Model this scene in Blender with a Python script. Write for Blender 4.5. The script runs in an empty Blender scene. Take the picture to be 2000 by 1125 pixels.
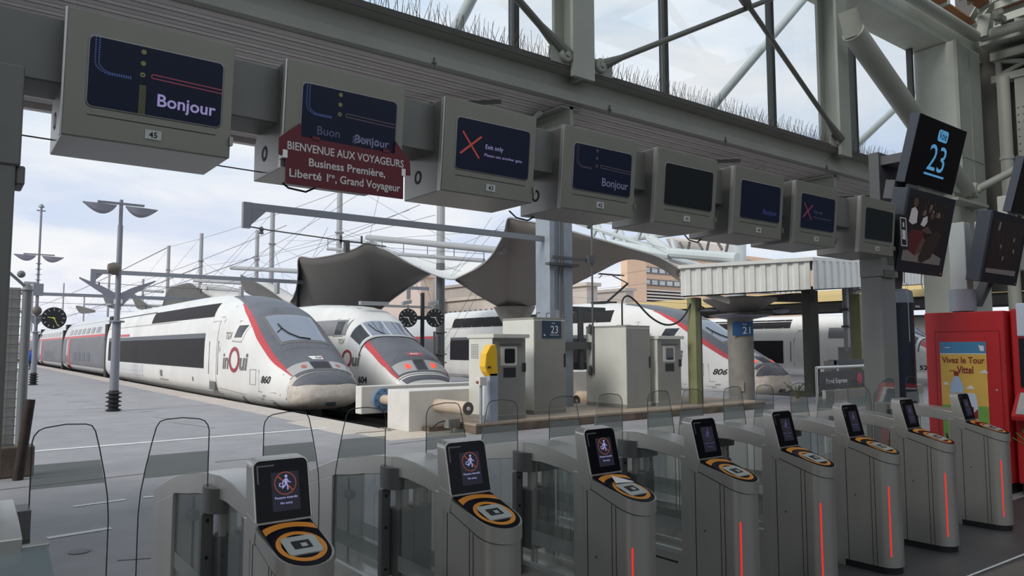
import bpy, math, random
from mathutils import Vector, Matrix

# ------------------------------------------------------------------ camera
SC = bpy.context.scene
COL = SC.collection
F_PX, PITCH, ROLL, YAW, EYE = 1446.8, 0.0784, -0.0023, 0.6528, 1.7
_f = Vector((math.sin(YAW)*math.cos(PITCH), math.cos(YAW)*math.cos(PITCH), math.sin(PITCH)))
_r = Vector((math.cos(YAW), -math.sin(YAW), 0.0))
_u = _r.cross(_f)
CR = _r*math.cos(ROLL) + _u*math.sin(ROLL)
CU = _u*math.cos(ROLL) - _r*math.sin(ROLL)
cam_data = bpy.data.cameras.new('camera')
cam = bpy.data.objects.new('camera', cam_data)
COL.objects.link(cam)
cam_data.sensor_width = 36.0
cam_data.lens = F_PX/2000*36
cam_data.clip_start = 0.05
cam_data.clip_end = 2000
cam.matrix_world = Matrix(((CR.x, CU.x, -_f.x, 0), (CR.y, CU.y, -_f.y, 0), (CR.z, CU.z, -_f.z, EYE), (0, 0, 0, 1)))
SC.camera = cam

def at(x, y, X=None, Y=None, Z=None):
    """the place on a plane of the station that a sight line from the gates meets"""
    v = _f + CR*((x-1000)/F_PX) + CU*((562.5-y)/F_PX)
    t = X/v.x if X is not None else Y/v.y if Y is not None else (Z-EYE)/v.z
    return Vector((v.x*t, v.y*t, v.z*t+EYE))

# ------------------------------------------------------------------ world, sun, exposure
SC.view_settings.view_transform = 'Standard'
SC.view_settings.look = 'None'
SC.view_settings.exposure = 0.13
SC.view_settings.gamma = 1.0
SC.view_settings.use_curve_mapping = False
SC.cycles.transparent_max_bounces = 40
W = bpy.data.worlds.new('overcast_sky'); SC.world = W
W.use_nodes = True
nt = W.node_tree; N = nt.nodes; L = nt.links
for n in list(N): N.remove(n)
tc = N.new('ShaderNodeTexCoord')
mp = N.new('ShaderNodeMapping'); mp.inputs['Scale'].default_value = (1.0, 1.0, 3.2); mp.inputs['Rotation'].default_value = (0.0, 0.0, 0.4)
L.new(tc.outputs['Generated'], mp.inputs['Vector'])
nz = N.new('ShaderNodeTexNoise'); nz.inputs['Scale'].default_value = 2.6; nz.inputs['Detail'].default_value = 9; nz.inputs['Roughness'].default_value = 0.55; nz.inputs['Distortion'].default_value = 0.35
L.new(mp.outputs['Vector'], nz.inputs['Vector'])
cr = N.new('ShaderNodeValToRGB')
e = cr.color_ramp.elements
e[0].position = 0.28; e[0].color = (0.24, 0.44, 0.80, 1)
e[1].position = 0.66; e[1].color = (0.88, 0.89, 0.89, 1)
m_ = e.new(0.36); m_.color = (0.50, 0.65, 0.83, 1)
m_ = e.new(0.46); m_.color = (0.62, 0.72, 0.83, 1)
m_ = e.new(0.54); m_.color = (0.73, 0.79, 0.85, 1)
L.new(nz.outputs['Fac'], cr.inputs['Fac'])
sx = N.new('ShaderNodeSeparateXYZ'); L.new(tc.outputs['Generated'], sx.inputs['Vector'])
gr = N.new('ShaderNodeValToRGB')
e = gr.color_ramp.elements
e[0].position = 0.02; e[0].color = (0.72, 0.72, 0.72, 1)
e[1].position = 0.40; e[1].color = (0.0, 0.0, 0.0, 1)
L.new(sx.outputs['Z'], gr.inputs['Fac'])
nz2 = N.new('ShaderNodeTexNoise'); nz2.inputs['Scale'].default_value = 5.0; nz2.inputs['Detail'].default_value = 8; nz2.inputs['Roughness'].default_value = 0.55; nz2.inputs['Distortion'].default_value = 0.5
mp2 = N.new('ShaderNodeMapping'); mp2.inputs['Scale'].default_value = (0.8, 0.8, 3.5); mp2.inputs['Location'].default_value = (0.3, 0.1, 0.2)
L.new(tc.outputs['Generated'], mp2.inputs['Vector']); L.new(mp2.outputs['Vector'], nz2.inputs['Vector'])
cr2 = N.new('ShaderNodeValToRGB'); e = cr2.color_ramp.elements
e[0].position = 0.36; e[0].color = (0.60, 0.65, 0.84, 1)
e[1].position = 0.60; e[1].color = (0.92, 0.90, 0.90, 1)
m_ = e.new(0.48); m_.color = (0.80, 0.80, 0.88, 1)
L.new(nz2.outputs['Fac'], cr2.inputs['Fac'])
mx = N.new('ShaderNodeMix'); mx.data_type = 'RGBA'
L.new(gr.outputs['Color'], mx.inputs['Factor'])
L.new(cr.outputs['Color'], mx.inputs[6]); L.new(cr2.outputs['Color'], mx.inputs[7])
bg = N.new('ShaderNodeBackground'); bg.inputs['Strength'].default_value = 1.0
L.new(mx.outputs[2], bg.inputs['Color'])
wo = N.new('ShaderNodeOutputWorld'); L.new(bg.outputs['Background'], wo.inputs['Surface'])

sun_d = bpy.data.lights.new('sun', 'SUN'); sun_d.energy = 1.9; sun_d.angle = math.radians(22); sun_d.color = (1.0, 0.96, 0.9)
sun = bpy.data.objects.new('sun', sun_d); COL.objects.link(sun)
sun.rotation_euler = Vector((0.95, 0.10, -0.62)).to_track_quat('-Z', 'Y').to_euler()

# ------------------------------------------------------------------ materials
def mat(name, c, rough=0.6, metal=0.0, var=0.0, vs=3.0, emit=None, es=1.0, bump=0.0, bs=40.0, spec=None, stretch=None, coat=0.0):
    m = bpy.data.materials.new(name); m.use_nodes = True
    nt = m.node_tree; b = nt.nodes['Principled BSDF']
    if len(c) == 3: c = (*c, 1)
    b.inputs['Base Color'].default_value = c
    b.inputs['Roughness'].default_value = rough
    b.inputs['Metallic'].default_value = metal
    if spec is not None: b.inputs['Specular IOR Level'].default_value = spec
    if coat: b.inputs['Coat Weight'].default_value = coat
    if emit:
        b.inputs['Emission Color'].default_value = (*emit, 1); b.inputs['Emission Strength'].default_value = es
    if var or bump:
        t = nt.nodes.new('ShaderNodeTexCoord'); mpn = nt.nodes.new('ShaderNodeMapping')
        nt.links.new(t.outputs['Object'], mpn.inputs['Vector'])
        if stretch: mpn.inputs['Scale'].default_value = stretch
    if var:
        n = nt.nodes.new('ShaderNodeTexNoise'); n.inputs['Scale'].default_value = vs; n.inputs['Detail'].default_value = 7; n.inputs['Roughness'].default_value = 0.65
        nt.links.new(mpn.outputs['Vector'], n.inputs['Vector'])
        r = nt.nodes.new('ShaderNodeValToRGB')
        r.color_ramp.elements[0].position = 0.3; r.color_ramp.elements[1].position = 0.7
        r.color_ramp.elements[0].color = (*[max(0, x*(1-var)) for x in c[:3]], 1)
        r.color_ramp.elements[1].color = (*[min(1, x*(1+var*0.6)) for x in c[:3]], 1)
        nt.links.new(n.outputs['Fac'], r.inputs['Fac']); nt.links.new(r.outputs['Color'], b.inputs['Base Color'])
    if bump:
        n2 = nt.nodes.new('ShaderNodeTexNoise'); n2.inputs['Scale'].default_value = bs; n2.inputs['Detail'].default_value = 4
        nt.links.new(mpn.outputs['Vector'], n2.inputs['Vector'])
        bn = nt.nodes.new('ShaderNodeBump'); bn.inputs['Strength'].default_value = bump; bn.inputs['Distance'].default_value = 0.02
        nt.links.new(n2.outputs['Fac'], bn.inputs['Height']); nt.links.new(bn.outputs['Normal'], b.inputs['Normal'])
    return m

def glass_mat(name, tint, rough=0.03, opacity=0.0, ocol=(0.6, 0.66, 0.64), refl=1.0):
    m = bpy.data.materials.new(name); m.use_nodes = True
    nt = m.node_tree; N = nt.nodes
    for n in list(N): N.remove(n)
    out = N.new('ShaderNodeOutputMaterial')
    tr = N.new('ShaderNodeBsdfTransparent'); tr.inputs['Color'].default_value = (*tint, 1)
    gl = N.new('ShaderNodeBsdfGlossy'); gl.inputs['Roughness'].default_value = rough; gl.inputs['Color'].default_value = (0.9, 0.95, 0.93, 1)
    fr = N.new('ShaderNodeFresnel'); fr.inputs['IOR'].default_value = 1.45
    mu = N.new('ShaderNodeMath'); mu.operation = 'MULTIPLY'; mu.inputs[1].default_value = refl
    nt.links.new(fr.outputs['Fac'], mu.inputs[0])
    mi = N.new('ShaderNodeMixShader')
    nt.links.new(mu.outputs[0], mi.inputs['Fac']); nt.links.new(tr.outputs[0], mi.inputs[1]); nt.links.new(gl.outputs[0], mi.inputs[2])
    last = mi
    if opacity:
        df = N.new('ShaderNodeBsdfDiffuse'); df.inputs['Color'].default_value = (*ocol, 1)
        m2 = N.new('ShaderNodeMixShader'); m2.inputs['Fac'].default_value = opacity
        nt.links.new(mi.outputs[0], m2.inputs[1]); nt.links.new(df.outputs[0], m2.inputs[2]); last = m2
    nt.links.new(last.outputs[0], out.inputs['Surface'])
    return m

M = {}
M['steel'] = mat('brushed_steel', (0.66, 0.64, 0.595), 0.34, 0.75, 0.10, 2.5, bump=0.04, bs=160, stretch=(1, 1, 0.1))
M['steel_dark'] = mat('dark_steel', (0.17, 0.17, 0.165), 0.45, 0.5, 0.12, 3)
M['steel_lite'] = mat('light_steel', (0.62, 0.62, 0.6), 0.3, 0.6)
M['seam'] = mat('black_seam', (0.02, 0.02, 0.02), 0.6)
M['black'] = mat('black_glass', (0.006, 0.006, 0.010), 0.15, 0, spec=0.12)
M['matt_black'] = mat('matt_black', (0.015, 0.015, 0.018), 0.55)
M['rubber'] = mat('black_rubber', (0.02, 0.02, 0.022), 0.7)
M['display'] = mat('dim_display', (0.015, 0.015, 0.022), 0.3, spec=0.15, emit=(0.010, 0.010, 0.017), es=1.0)
M['pic_white'] = mat('pictogram_pale_blue', (0.3, 0.3, 0.45), 0.4, emit=(0.17, 0.17, 0.34), es=1.0)
M['pic_w2'] = mat('pictogram_dim_blue', (0.06, 0.06, 0.1), 0.4, emit=(0.035, 0.035, 0.09), es=1.0)  # copy for the far gates, dimmed in colour for the slanting view
M['pic_r2'] = mat('pictogram_dark_red', (0.03, 0.02, 0.02), 0.4, emit=(0.022, 0.012, 0.012), es=1.0)  # far gates' ring, its glow likewise turned down for the viewing angle
M['pic_red'] = mat('pictogram_dim_orange', (0.1, 0.03, 0.02), 0.4, emit=(0.16, 0.035, 0.014), es=1.0)
M['orange'] = mat('orange_print', (0.72, 0.27, 0.03), 0.45)
M['pad'] = mat('silver_pad', (0.52, 0.55, 0.52), 0.35, 0.3)
M['pad_win'] = mat('scanner_window', (0.05, 0.05, 0.05), 0.06, 0.2)
M['red_led'] = mat('red_light_strip', (0.4, 0.02, 0.02), 0.4, emit=(0.62, 0.025, 0.018), es=1.0)
M['glass'] = glass_mat('clear_glass', (0.982, 0.988, 0.985), refl=0.3)
M['glass_win'] = glass_mat('window_glass', (0.985, 0.99, 0.995), refl=0.12)
M['glass_edge'] = mat('glass_cut_edge', (0.06, 0.08, 0.075), 0.3)
M['frost'] = glass_mat('frosted_band', (0.90, 0.91, 0.90), 0.4, 0.42, (0.42, 0.44, 0.43), refl=0.2)
M['olive'] = mat('stainless_housing', (0.315, 0.31, 0.265), 0.45, 0.25, 0.07, 2.0, bump=0.02, bs=120)
M['olive_side'] = mat('stainless_side', (0.29, 0.28, 0.265), 0.32, 0.6, 0.08, 2)
M['screen'] = mat('dark_blue_screen', (0.006, 0.008, 0.015), 0.3, spec=0.12, emit=(0.003, 0.0045, 0.0105), es=1.0)
M['screen_off'] = mat('dark_grey_screen', (0.010, 0.012, 0.014), 0.35, spec=0.15, emit=(0.003, 0.004, 0.005), es=1.0)
M['t_bright'] = mat('lit_text_lilac', (0.1, 0.1, 0.15), 0.5, emit=(0.18, 0.155, 0.32), es=1.0)
M['t_mid'] = mat('lit_text_grey', (0.1, 0.1, 0.15), 0.5, emit=(0.06, 0.06, 0.105), es=1.0)
M['t_dim'] = mat('lit_text_dim', (0.05, 0.05, 0.08), 0.5, emit=(0.022, 0.024, 0.05), es=1.0)
M['t_blue'] = mat('lit_text_blue', (0.03, 0.03, 0.1), 0.5, emit=(0.018, 0.022, 0.085), es=1.0)
M['l_blue'] = mat('lit_track_blue', (0.03, 0.04, 0.1), 0.5, emit=(0.02, 0.035, 0.10), es=1.0)
M['l_yel'] = mat('lit_dot_yellow', (0.05, 0.05, 0.02), 0.5, emit=(0.055, 0.055, 0.02), es=1.0)
M['l_red'] = mat('lit_line_red', (0.1, 0.02, 0.03), 0.5, emit=(0.085, 0.014, 0.025), es=1.0)
M['l_x'] = mat('lit_cross_red', (0.1, 0.02, 0.02), 0.5, emit=(0.19, 0.022, 0.018), es=1.0)
M['l_dim'] = mat('lit_line_dim', (0.04, 0.03, 0.04), 0.5, emit=(0.024, 0.016, 0.022), es=1.0)
M['sky_blue'] = mat('lit_sky_blue', (0.1, 0.3, 0.5), 0.5, emit=(0.055, 0.19, 0.34), es=0.9)
M['plate'] = mat('white_plate', (0.7, 0.7, 0.68), 0.5)
M['ink'] = mat('black_ink', (0.015, 0.015, 0.015), 0.6)
M['sign_red'] = mat('wine_red_board', (0.155, 0.008, 0.02), 0.5)
M['sign_white'] = mat('white_lettering', (0.85, 0.82, 0.8), 0.5)
M['beam'] = mat('sage_painted_steel', (0.36, 0.37, 0.325), 0.55, 0.0, 0.10, 1.2)
M['soffit'] = mat('ribbed_soffit_metal', (0.62, 0.575, 0.55), 0.5, 0.1, 0.08, 2)
M['spike'] = mat('spike_wire', (0.14, 0.13, 0.12), 0.5, 0.4)
M['roof_steel'] = mat('hall_roof_steel', (0.34, 0.35, 0.31), 0.6, 0, 0.15, 0.8)
M['pillar_p'] = mat('pale_green_column_paint', (0.42, 0.44, 0.385), 0.55, 0, 0.12, 1.4)
M['hall_pale'] = mat('hall_wall_pale', (0.42, 0.40, 0.36), 0.8, 0, 0.1, 0.6)
M['wall_dark'] = mat('hall_wall_brown_grey', (0.10, 0.095, 0.085), 0.8, 0, 0.2, 1.5)
M['wood'] = mat('terracotta_slat', (0.42, 0.17, 0.07), 0.55, 0, 0.15, 2)
M['mullion'] = mat('black_mullion', (0.05, 0.055, 0.05), 0.5)
M['tube_lt'] = mat('pale_blue_grey_tube', (0.50, 0.54, 0.54), 0.45, 0, 0.06, 3)
M['tube_dk'] = mat('dark_tie_rod', (0.14, 0.145, 0.125), 0.5)
M['floor'] = mat('hall_floor_tiles', (0.075, 0.072, 0.072), 0.5, 0, 0.25, 2.2, bump=0.06, bs=30)
M['floor_br'] = mat('brown_floor_paving', (0.17, 0.145, 0.13), 0.6, 0, 0.15, 4)
M['asphalt'] = mat('pale_asphalt', (0.315, 0.305, 0.315), 0.8, 0, 0.16, 1.3, bump=0.12, bs=45)
M['edge'] = mat('pinkish_edge_slabs', (0.52, 0.455, 0.41), 0.8, 0, 0.15, 1.5, bump=0.1, bs=30)
M['tactile'] = mat('beige_tactile_paving', (0.56, 0.50, 0.43), 0.8, 0, 0.08, 4)
M['line'] = mat('white_line_paint', (0.72, 0.72, 0.70), 0.7, 0, 0.2, 8)
M['crack'] = mat('tar_joint', (0.22, 0.215, 0.22), 0.8)
M['ballast'] = mat('dark_ballast', (0.05, 0.046, 0.042), 0.95, 0, 0.4, 12, bump=0.8, bs=16)
M['rail'] = mat('rail_steel', (0.18, 0.15, 0.13), 0.4, 0.6)
M['pit_wall'] = mat('stained_platform_wall', (0.11, 0.095, 0.085), 0.9, 0, 0.35, 3)
M['plinth'] = mat('stained_concrete', (0.15, 0.115, 0.09), 0.9, 0, 0.5, 2.4, bump=0.2, bs=20)
M['plinth_top'] = mat('brick_paved_top', (0.40, 0.32, 0.25), 0.85, 0, 0.2, 5)
M['cab'] = mat('cream_cabinet_paint', (0.60, 0.595, 0.535), 0.5, 0, 0.08, 2)
M['cab_dk'] = mat('grey_cabinet_door', (0.27, 0.265, 0.235), 0.5, 0, 0.10, 2)
M['yellow'] = mat('yellow_plastic', (0.80, 0.47, 0.02), 0.35)
M['bluegrey'] = mat('blue_grey_post', (0.33, 0.37, 0.43), 0.5, 0.1)
M['hcol'] = mat('blue_grey_steel_column', (0.29, 0.32, 0.36), 0.55, 0.1, 0.12, 3)
M['hcol_dk'] = mat('dark_grey_steel', (0.075, 0.08, 0.085), 0.6)
M['concrete'] = mat('white_painted_concrete', (0.66, 0.63, 0.59), 0.8, 0, 0.08, 3, bump=0.1, bs=30)
M['ram'] = mat('beige_ram', (0.54, 0.43, 0.33), 0.5, 0, 0.12, 4)
M['ram_end'] = mat('ram_end_cap', (0.12, 0.10, 0.085), 0.5)
M['flange'] = mat('blue_flange', (0.12, 0.24, 0.42), 0.5)
M['t_white'] = mat('train_white', (0.74, 0.725, 0.69), 0.38, 0, 0.10, 0.7, coat=0.2)
M['t_grime'] = mat('train_nose_grime', (0.60, 0.53, 0.46), 0.6, 0, 0.25, 5)
M['t_grey'] = mat('train_grey', (0.20, 0.20, 0.215), 0.35, 0, 0.10, 1.2, coat=0.2)
M['t_hood'] = mat('train_hood_grey', (0.12, 0.122, 0.14), 0.45, 0, 0.18, 1.5)
M['t_coach'] = mat('coach_grey', (0.16, 0.16, 0.172), 0.5, 0.0, 0.15, 0.9, spec=0.25)
M['t_coachw'] = mat('coach_pale_grey', (0.58, 0.585, 0.60), 0.4, 0, 0.05, 1)
M['t_band'] = mat('train_dark_band', (0.026, 0.023, 0.025), 0.6, 0, 0.1, 1, spec=0.15)
M['t_bandtop'] = mat('train_band_top', (0.12, 0.13, 0.15), 0.5, spec=0.2)
M['t_red'] = mat('train_red_stripe', (0.52, 0.05, 0.06), 0.4, 0, 0.12, 4)
M['t_darkred'] = mat('logo_dark_red', (0.30, 0.02, 0.035), 0.4)
M['t_glass'] = mat('windscreen_glass', (0.21, 0.24, 0.30), 0.06, 0.0, spec=0.8)
M['t_glassd'] = mat('dark_train_glass', (0.02, 0.022, 0.026), 0.08, spec=0.6)
M['t_line'] = mat('panel_line', (0.16, 0.15, 0.145), 0.6)
M['t_pane'] = mat('panel_pale', (0.66, 0.65, 0.63), 0.4)
M['t_under'] = mat('underframe_black', (0.022, 0.02, 0.02), 0.7)
M['lamp_cl'] = mat('headlamp_cover', (0.40, 0.385, 0.38), 0.12, spec=0.6)
M['lamp_red'] = mat('tail_lamp_red', (0.8, 0.06, 0.03), 0.4, emit=(1.0, 0.07, 0.03), es=1.0)
M['lamp_redoff'] = mat('tail_lamp_unlit', (0.42, 0.12, 0.09), 0.3)
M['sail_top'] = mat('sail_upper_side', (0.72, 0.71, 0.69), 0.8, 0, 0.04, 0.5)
M['sail_mid'] = mat('sail_soft_shade', (0.30, 0.275, 0.25), 0.9, 0, 0.06, 0.6)  # underside of a white membrane, softer shade put into the colour
M['sail'] = mat('sail_deep_shade', (0.115, 0.108, 0.102), 0.9, 0, 0.06, 0.6)  # underside of a white membrane with deep shade put into the colour
M['mast'] = mat('mast_grey', (0.33, 0.335, 0.34), 0.5, 0.1)
M['mast_dk'] = mat('dark_pillar_grey', (0.10, 0.105, 0.11), 0.45, 0.1)
M['wire'] = mat('wire_dark', (0.09, 0.09, 0.095), 0.5)
M['lamp_post'] = mat('lamp_post_grey', (0.21, 0.22, 0.25), 0.45, 0.1)
M['lamp_shade'] = mat('lamp_shade_grey', (0.27, 0.27, 0.32), 0.5)
M['face'] = mat('black_clock_face', (0.012, 0.014, 0.014), 0.3)
M['hand'] = mat('yellow_green_hand', (0.55, 0.55, 0.08), 0.5, emit=(0.4, 0.4, 0.05), es=0.4)
M['tick'] = mat('white_tick', (0.7, 0.7, 0.66), 0.5)
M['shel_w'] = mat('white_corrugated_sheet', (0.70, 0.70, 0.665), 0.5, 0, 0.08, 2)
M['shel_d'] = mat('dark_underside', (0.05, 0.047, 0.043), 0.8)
M['green_p'] = mat('olive_green_paint', (0.21, 0.215, 0.105), 0.55, 0, 0.2, 2)
M['green_d'] = mat('dark_olive_paint', (0.06, 0.062, 0.045), 0.6)
M['conc_col'] = mat('grey_concrete_column', (0.26, 0.245, 0.22), 0.8, 0, 0.2, 3)
M['blue_sign'] = mat('navy_sign', (0.012, 0.035, 0.075), 0.4)
M['sign_blue2'] = mat('mid_blue_sign', (0.03, 0.10, 0.24), 0.4)
M['white'] = mat('plain_white', (0.78, 0.78, 0.76), 0.5)
M['canopy_y'] = mat('yellow_beige_fascia', (0.62, 0.48, 0.22), 0.6)
M['brick'] = mat('peach_facade', (0.66, 0.45, 0.31), 0.8, 0, 0.05, 0.5)
M['brick2'] = mat('pale_pink_facade', (0.62, 0.50, 0.45), 0.8, 0, 0.06, 0.3)
M['stone'] = mat('pale_stone_facade', (0.56, 0.50, 0.45), 0.8, 0, 0.08, 0.3)
M['stone2'] = mat('brown_grey_facade', (0.40, 0.35, 0.31), 0.8, 0, 0.08, 0.3)
M['bwin'] = mat('far_window', (0.10, 0.11, 0.12), 0.2)
M['bwin2'] = mat('far_window_pane', (0.50, 0.50, 0.48), 0.3)
M['fence'] = mat('pale_mesh_wire', (0.50, 0.49, 0.46), 0.5)
M['fence_sheet'] = mat('pale_mesh_backing', (0.52, 0.51, 0.48), 0.7, 0, 0.15, 3)
M['post_grey'] = mat('grey_tube_post', (0.22, 0.23, 0.235), 0.5)
M['rust'] = mat('rusty_black_bollard', (0.035, 0.024, 0.02), 0.8, 0, 0.6, 9)
M['gantry'] = mat('gantry_steel', (0.20, 0.20, 0.185), 0.5, 0.3, 0.1, 2)
M['gantry_post'] = mat('gantry_grey_post', (0.29, 0.285, 0.27), 0.55, 0.1, 0.08, 2)
M['mast_blue'] = mat('dark_blue_mast', (0.016, 0.022, 0.04), 0.4)
M['mast_gr'] = mat('grey_bracket', (0.15, 0.155, 0.16), 0.5, 0.2)
M['tv_case'] = mat('blue_black_case', (0.022, 0.025, 0.036), 0.5)
M['tv_side'] = mat('slate_case_side', (0.075, 0.085, 0.11), 0.5)
M['tv_pic'] = mat('tv_picture_dark', (0.010, 0.008, 0.009), 0.3, spec=0.15, emit=(0.006, 0.0045, 0.005), es=1)
M['pv_grey'] = mat('tv_floor_grey', (0.05, 0.05, 0.05), 0.3, emit=(0.045, 0.04, 0.039), es=1)
M['pv_red'] = mat('tv_wine_red', (0.03, 0.008, 0.008), 0.4, spec=0.1, emit=(0.026, 0.007, 0.008), es=1)
M['pv_white'] = mat('tv_shirt_white', (0.1, 0.1, 0.1), 0.3, emit=(0.16, 0.15, 0.16), es=1)
M['pv_skin'] = mat('tv_skin', (0.02, 0.014, 0.012), 0.4, spec=0.1, emit=(0.03, 0.019, 0.016), es=1)
M['pv_brown'] = mat('tv_brown', (0.014, 0.01, 0.01), 0.4, spec=0.1, emit=(0.011, 0.008, 0.008), es=1)
M['kred'] = mat('red_kiosk_paint', (0.56, 0.022, 0.028), 0.45, 0, 0.06, 3)
M['p_yel'] = mat('poster_yellow', (0.80, 0.50, 0.10), 0.5, 0, 0.1, 5)
M['p_blue'] = mat('poster_blue', (0.07, 0.26, 0.48), 0.5)
M['p_green'] = mat('poster_green', (0.20, 0.42, 0.08), 0.5, 0, 0.15, 14)
M['p_bottle'] = mat('poster_bottle_blue', (0.42, 0.56, 0.78), 0.5)
M['p_bott2'] = mat('poster_bottle_pale', (0.60, 0.68, 0.80), 0.5)
M['p_red'] = mat('poster_dark_red', (0.26, 0.02, 0.02), 0.5)
M['p_white'] = mat('poster_white', (0.80, 0.80, 0.80), 0.5)
M['palm'] = mat('palm_print', (0.12, 0.34, 0.06), 0.5)
M['jacket'] = mat('blue_jacket', (0.02, 0.09, 0.5), 0.7)
M['trouser'] = mat('dark_trousers', (0.03, 0.035, 0.06), 0.8)
M['skin'] = mat('skin', (0.55, 0.34, 0.26), 0.6)
M['hair'] = mat('dark_hair', (0.03, 0.02, 0.015), 0.7)
M['bag'] = mat('white_sack', (0.75, 0.75, 0.74), 0.7)
M['teal'] = mat('grey_teal_panel', (0.20, 0.245, 0.25), 0.3, spec=0.5)
M['box_grey'] = mat('junction_box_grey', (0.22, 0.225, 0.22), 0.5, 0.3)
M['pink'] = mat('dull_pink_panel', (0.38, 0.22, 0.22), 0.6)
M['kcafe'] = mat('dark_cafe_board', (0.035, 0.03, 0.032), 0.5)
M['kcafe_red'] = mat('cafe_roundel_red', (0.35, 0.04, 0.05), 0.5)

# ------------------------------------------------------------------ mesh helpers
WLOC = {}
_txt = {}
def text_geo(s, bold=0.0, shear=0.0):
    key = (s, bold, shear)
    if key not in _txt:
        c = bpy.data.curves.new('lettering', 'FONT'); c.body = s; c.size = 1.0
        c.offset = bold; c.shear = shear; c.resolution_u = 3
        o = bpy.data.objects.new('lettering', c); COL.objects.link(o)
        dg = bpy.context.evaluated_depsgraph_get(); dg.update()
        me = bpy.data.meshes.new_from_object(o.evaluated_get(dg))
        _txt[key] = ([tuple(v.co[:2]) for v in me.vertices], [tuple(p.vertices) for p in me.polygons])
        bpy.data.objects.remove(o); bpy.data.meshes.remove(me); bpy.data.curves.remove(c)
    return _txt[key]

def V(*a): return Vector(a)

class MB:
    def __init__(s): s.v = []; s.f = []; s.m = []
    def add(s, vs, fs, mi=0):
        b = len(s.v); s.v += [Vector(p) for p in vs]
        for f in fs: s.f.append(tuple(b+i for i in f)); s.m.append(mi)
        return s
    def box(s, x0, x1, y0, y1, z0, z1, mi=0):
        return s.add([(x0, y0, z0), (x1, y0, z0), (x1, y1, z0), (x0, y1, z0), (x0, y0, z1), (x1, y0, z1), (x1, y1, z1), (x0, y1, z1)],
                     [(0, 3, 2, 1), (4, 5, 6, 7), (0, 1, 5, 4), (1, 2, 6, 5), (2, 3, 7, 6), (3, 0, 4, 7)], mi)
    def obox(s, o, a, b, c, mi=0):
        """box spanned by three edge vectors from corner o"""
        o, a, b, c = map(Vector, (o, a, b, c))
        return s.add([o, o+a, o+a+b, o+b, o+c, o+a+c, o+a+b+c, o+b+c],
                     [(0, 3, 2, 1), (4, 5, 6, 7), (0, 1, 5, 4), (1, 2, 6, 5), (2, 3, 7, 6), (3, 0, 4, 7)], mi)
    def loft(s, loops, mi=0, cap=True, close=True):
        n = len(loops[0]); vs = [p for l in loops for p in l]; fs = []
        for k in range(len(loops)-1):
            for i in range(n if close else n-1):
                j = (i+1) % n
                fs.append((k*n+i, k*n+j, (k+1)*n+j, (k+1)*n+i))
        if cap:
            fs.append(tuple(reversed(range(n)))); fs.append(tuple((len(loops)-1)*n+i for i in range(n)))
        return s.add(vs, fs, mi)
    def ext(s, pts, d, mi=0):
        d = Vector(d); pts = [Vector(p) for p in pts]
        return s.loft([pts, [p+d for p in pts]], mi)
    def poly(s, pts, mi=0): return s.add(pts, [tuple(range(len(pts)))], mi)
    def grid(s, fn, us, vs_, mi=0):
        n = len(vs_)
        return s.add([fn(u, v) for u in us for v in vs_], [(i*n+j, i*n+j+1, (i+1)*n+j+1, (i+1)*n+j) for i in range(len(us)-1) for j in range(n-1)], mi)
    def tube(s, p, q, r, r2=None, n=10, mi=0, cap=True):
        p, q = Vector(p), Vector(q); r2 = r if r2 is None else r2
        d = (q-p).normalized(); a = d.orthogonal().normalized(); b = d.cross(a)
        ring = lambda c, rr: [c+a*rr*math.cos(2*math.pi*i/n)+b*rr*math.sin(2*math.pi*i/n) for i in range(n)]
        return s.loft([ring(p, r), ring(q, r2)], mi, cap)
    def path(s, pts, r, n=6, mi=0):
        pts = [Vector(p) for p in pts]; loops = []; a = None
        for i, p in enumerate(pts):
            d = (pts[min(i+1, len(pts)-1)]-pts[max(i-1, 0)]).normalized()
            a = d.orthogonal().normalized() if a is None else (a-d*a.dot(d)).normalized()
            b = d.cross(a)
            loops.append([p+a*r*math.cos(2*math.pi*k/n)+b*r*math.sin(2*math.pi*k/n) for k in range(n)])
        return s.loft(loops, mi)
    def lathe(s, prof, c=(0, 0, 0), n=20, mi=0, axis='z'):
        c = Vector(c); loops = []
        for r, z in prof:
            loops.append([c+(V(r*math.cos(t), r*math.sin(t), z) if axis == 'z' else V(r*math.cos(t), z, r*math.sin(t)) if axis == 'y' else V(z, r*math.cos(t), r*math.sin(t)))
                          for t in [2*math.pi*i/n for i in range(n)]])
        return s.loft(loops, mi)
    def ball(s, c, rx, ry=None, rz=None, n=14, mi=0):
        ry = rx if ry is None else ry; rz = rx if rz is None else rz; c = Vector(c)
        k = n//2+1
        loops = []
        for i in range(k+1):
            t = math.pi*i/k - math.pi/2; t = max(-1.54, min(1.54, t))
            loops.append([c+V(rx*math.cos(t)*math.cos(2*math.pi*j/n), ry*math.cos(t)*math.sin(2*math.pi*j/n), rz*math.sin(t)) for j in range(n)])
        return s.loft(loops, mi)
    def fan(s, c, ux, uy, pts, mi=0):
        """flat polygon given in 2D on a plane"""
        c, ux, uy = Vector(c), Vector(ux), Vector(uy)
        return s.poly([c+ux*p[0]+uy*p[1] for p in pts], mi)
    def ring(s, c, ux, uy, r0, r1, a0=0, a1=360, n=32, mi=0, clip=None, sy=1.0):
        c, ux, uy = Vector(c), Vector(ux), Vector(uy); vs = []; fs = []
        for i in range(n+1):
            t = math.radians(a0+(a1-a0)*i/n)
            for r in (r0, r1):
                x, y = r*math.cos(t), r*math.sin(t)*sy
                if clip: x = max(-clip, min(clip, x))
                vs.append(c+ux*x+uy*y)
        for i in range(n): fs.append((2*i, 2*i+1, 2*i+3, 2*i+2))
        return s.add(vs, fs, mi)
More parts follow.
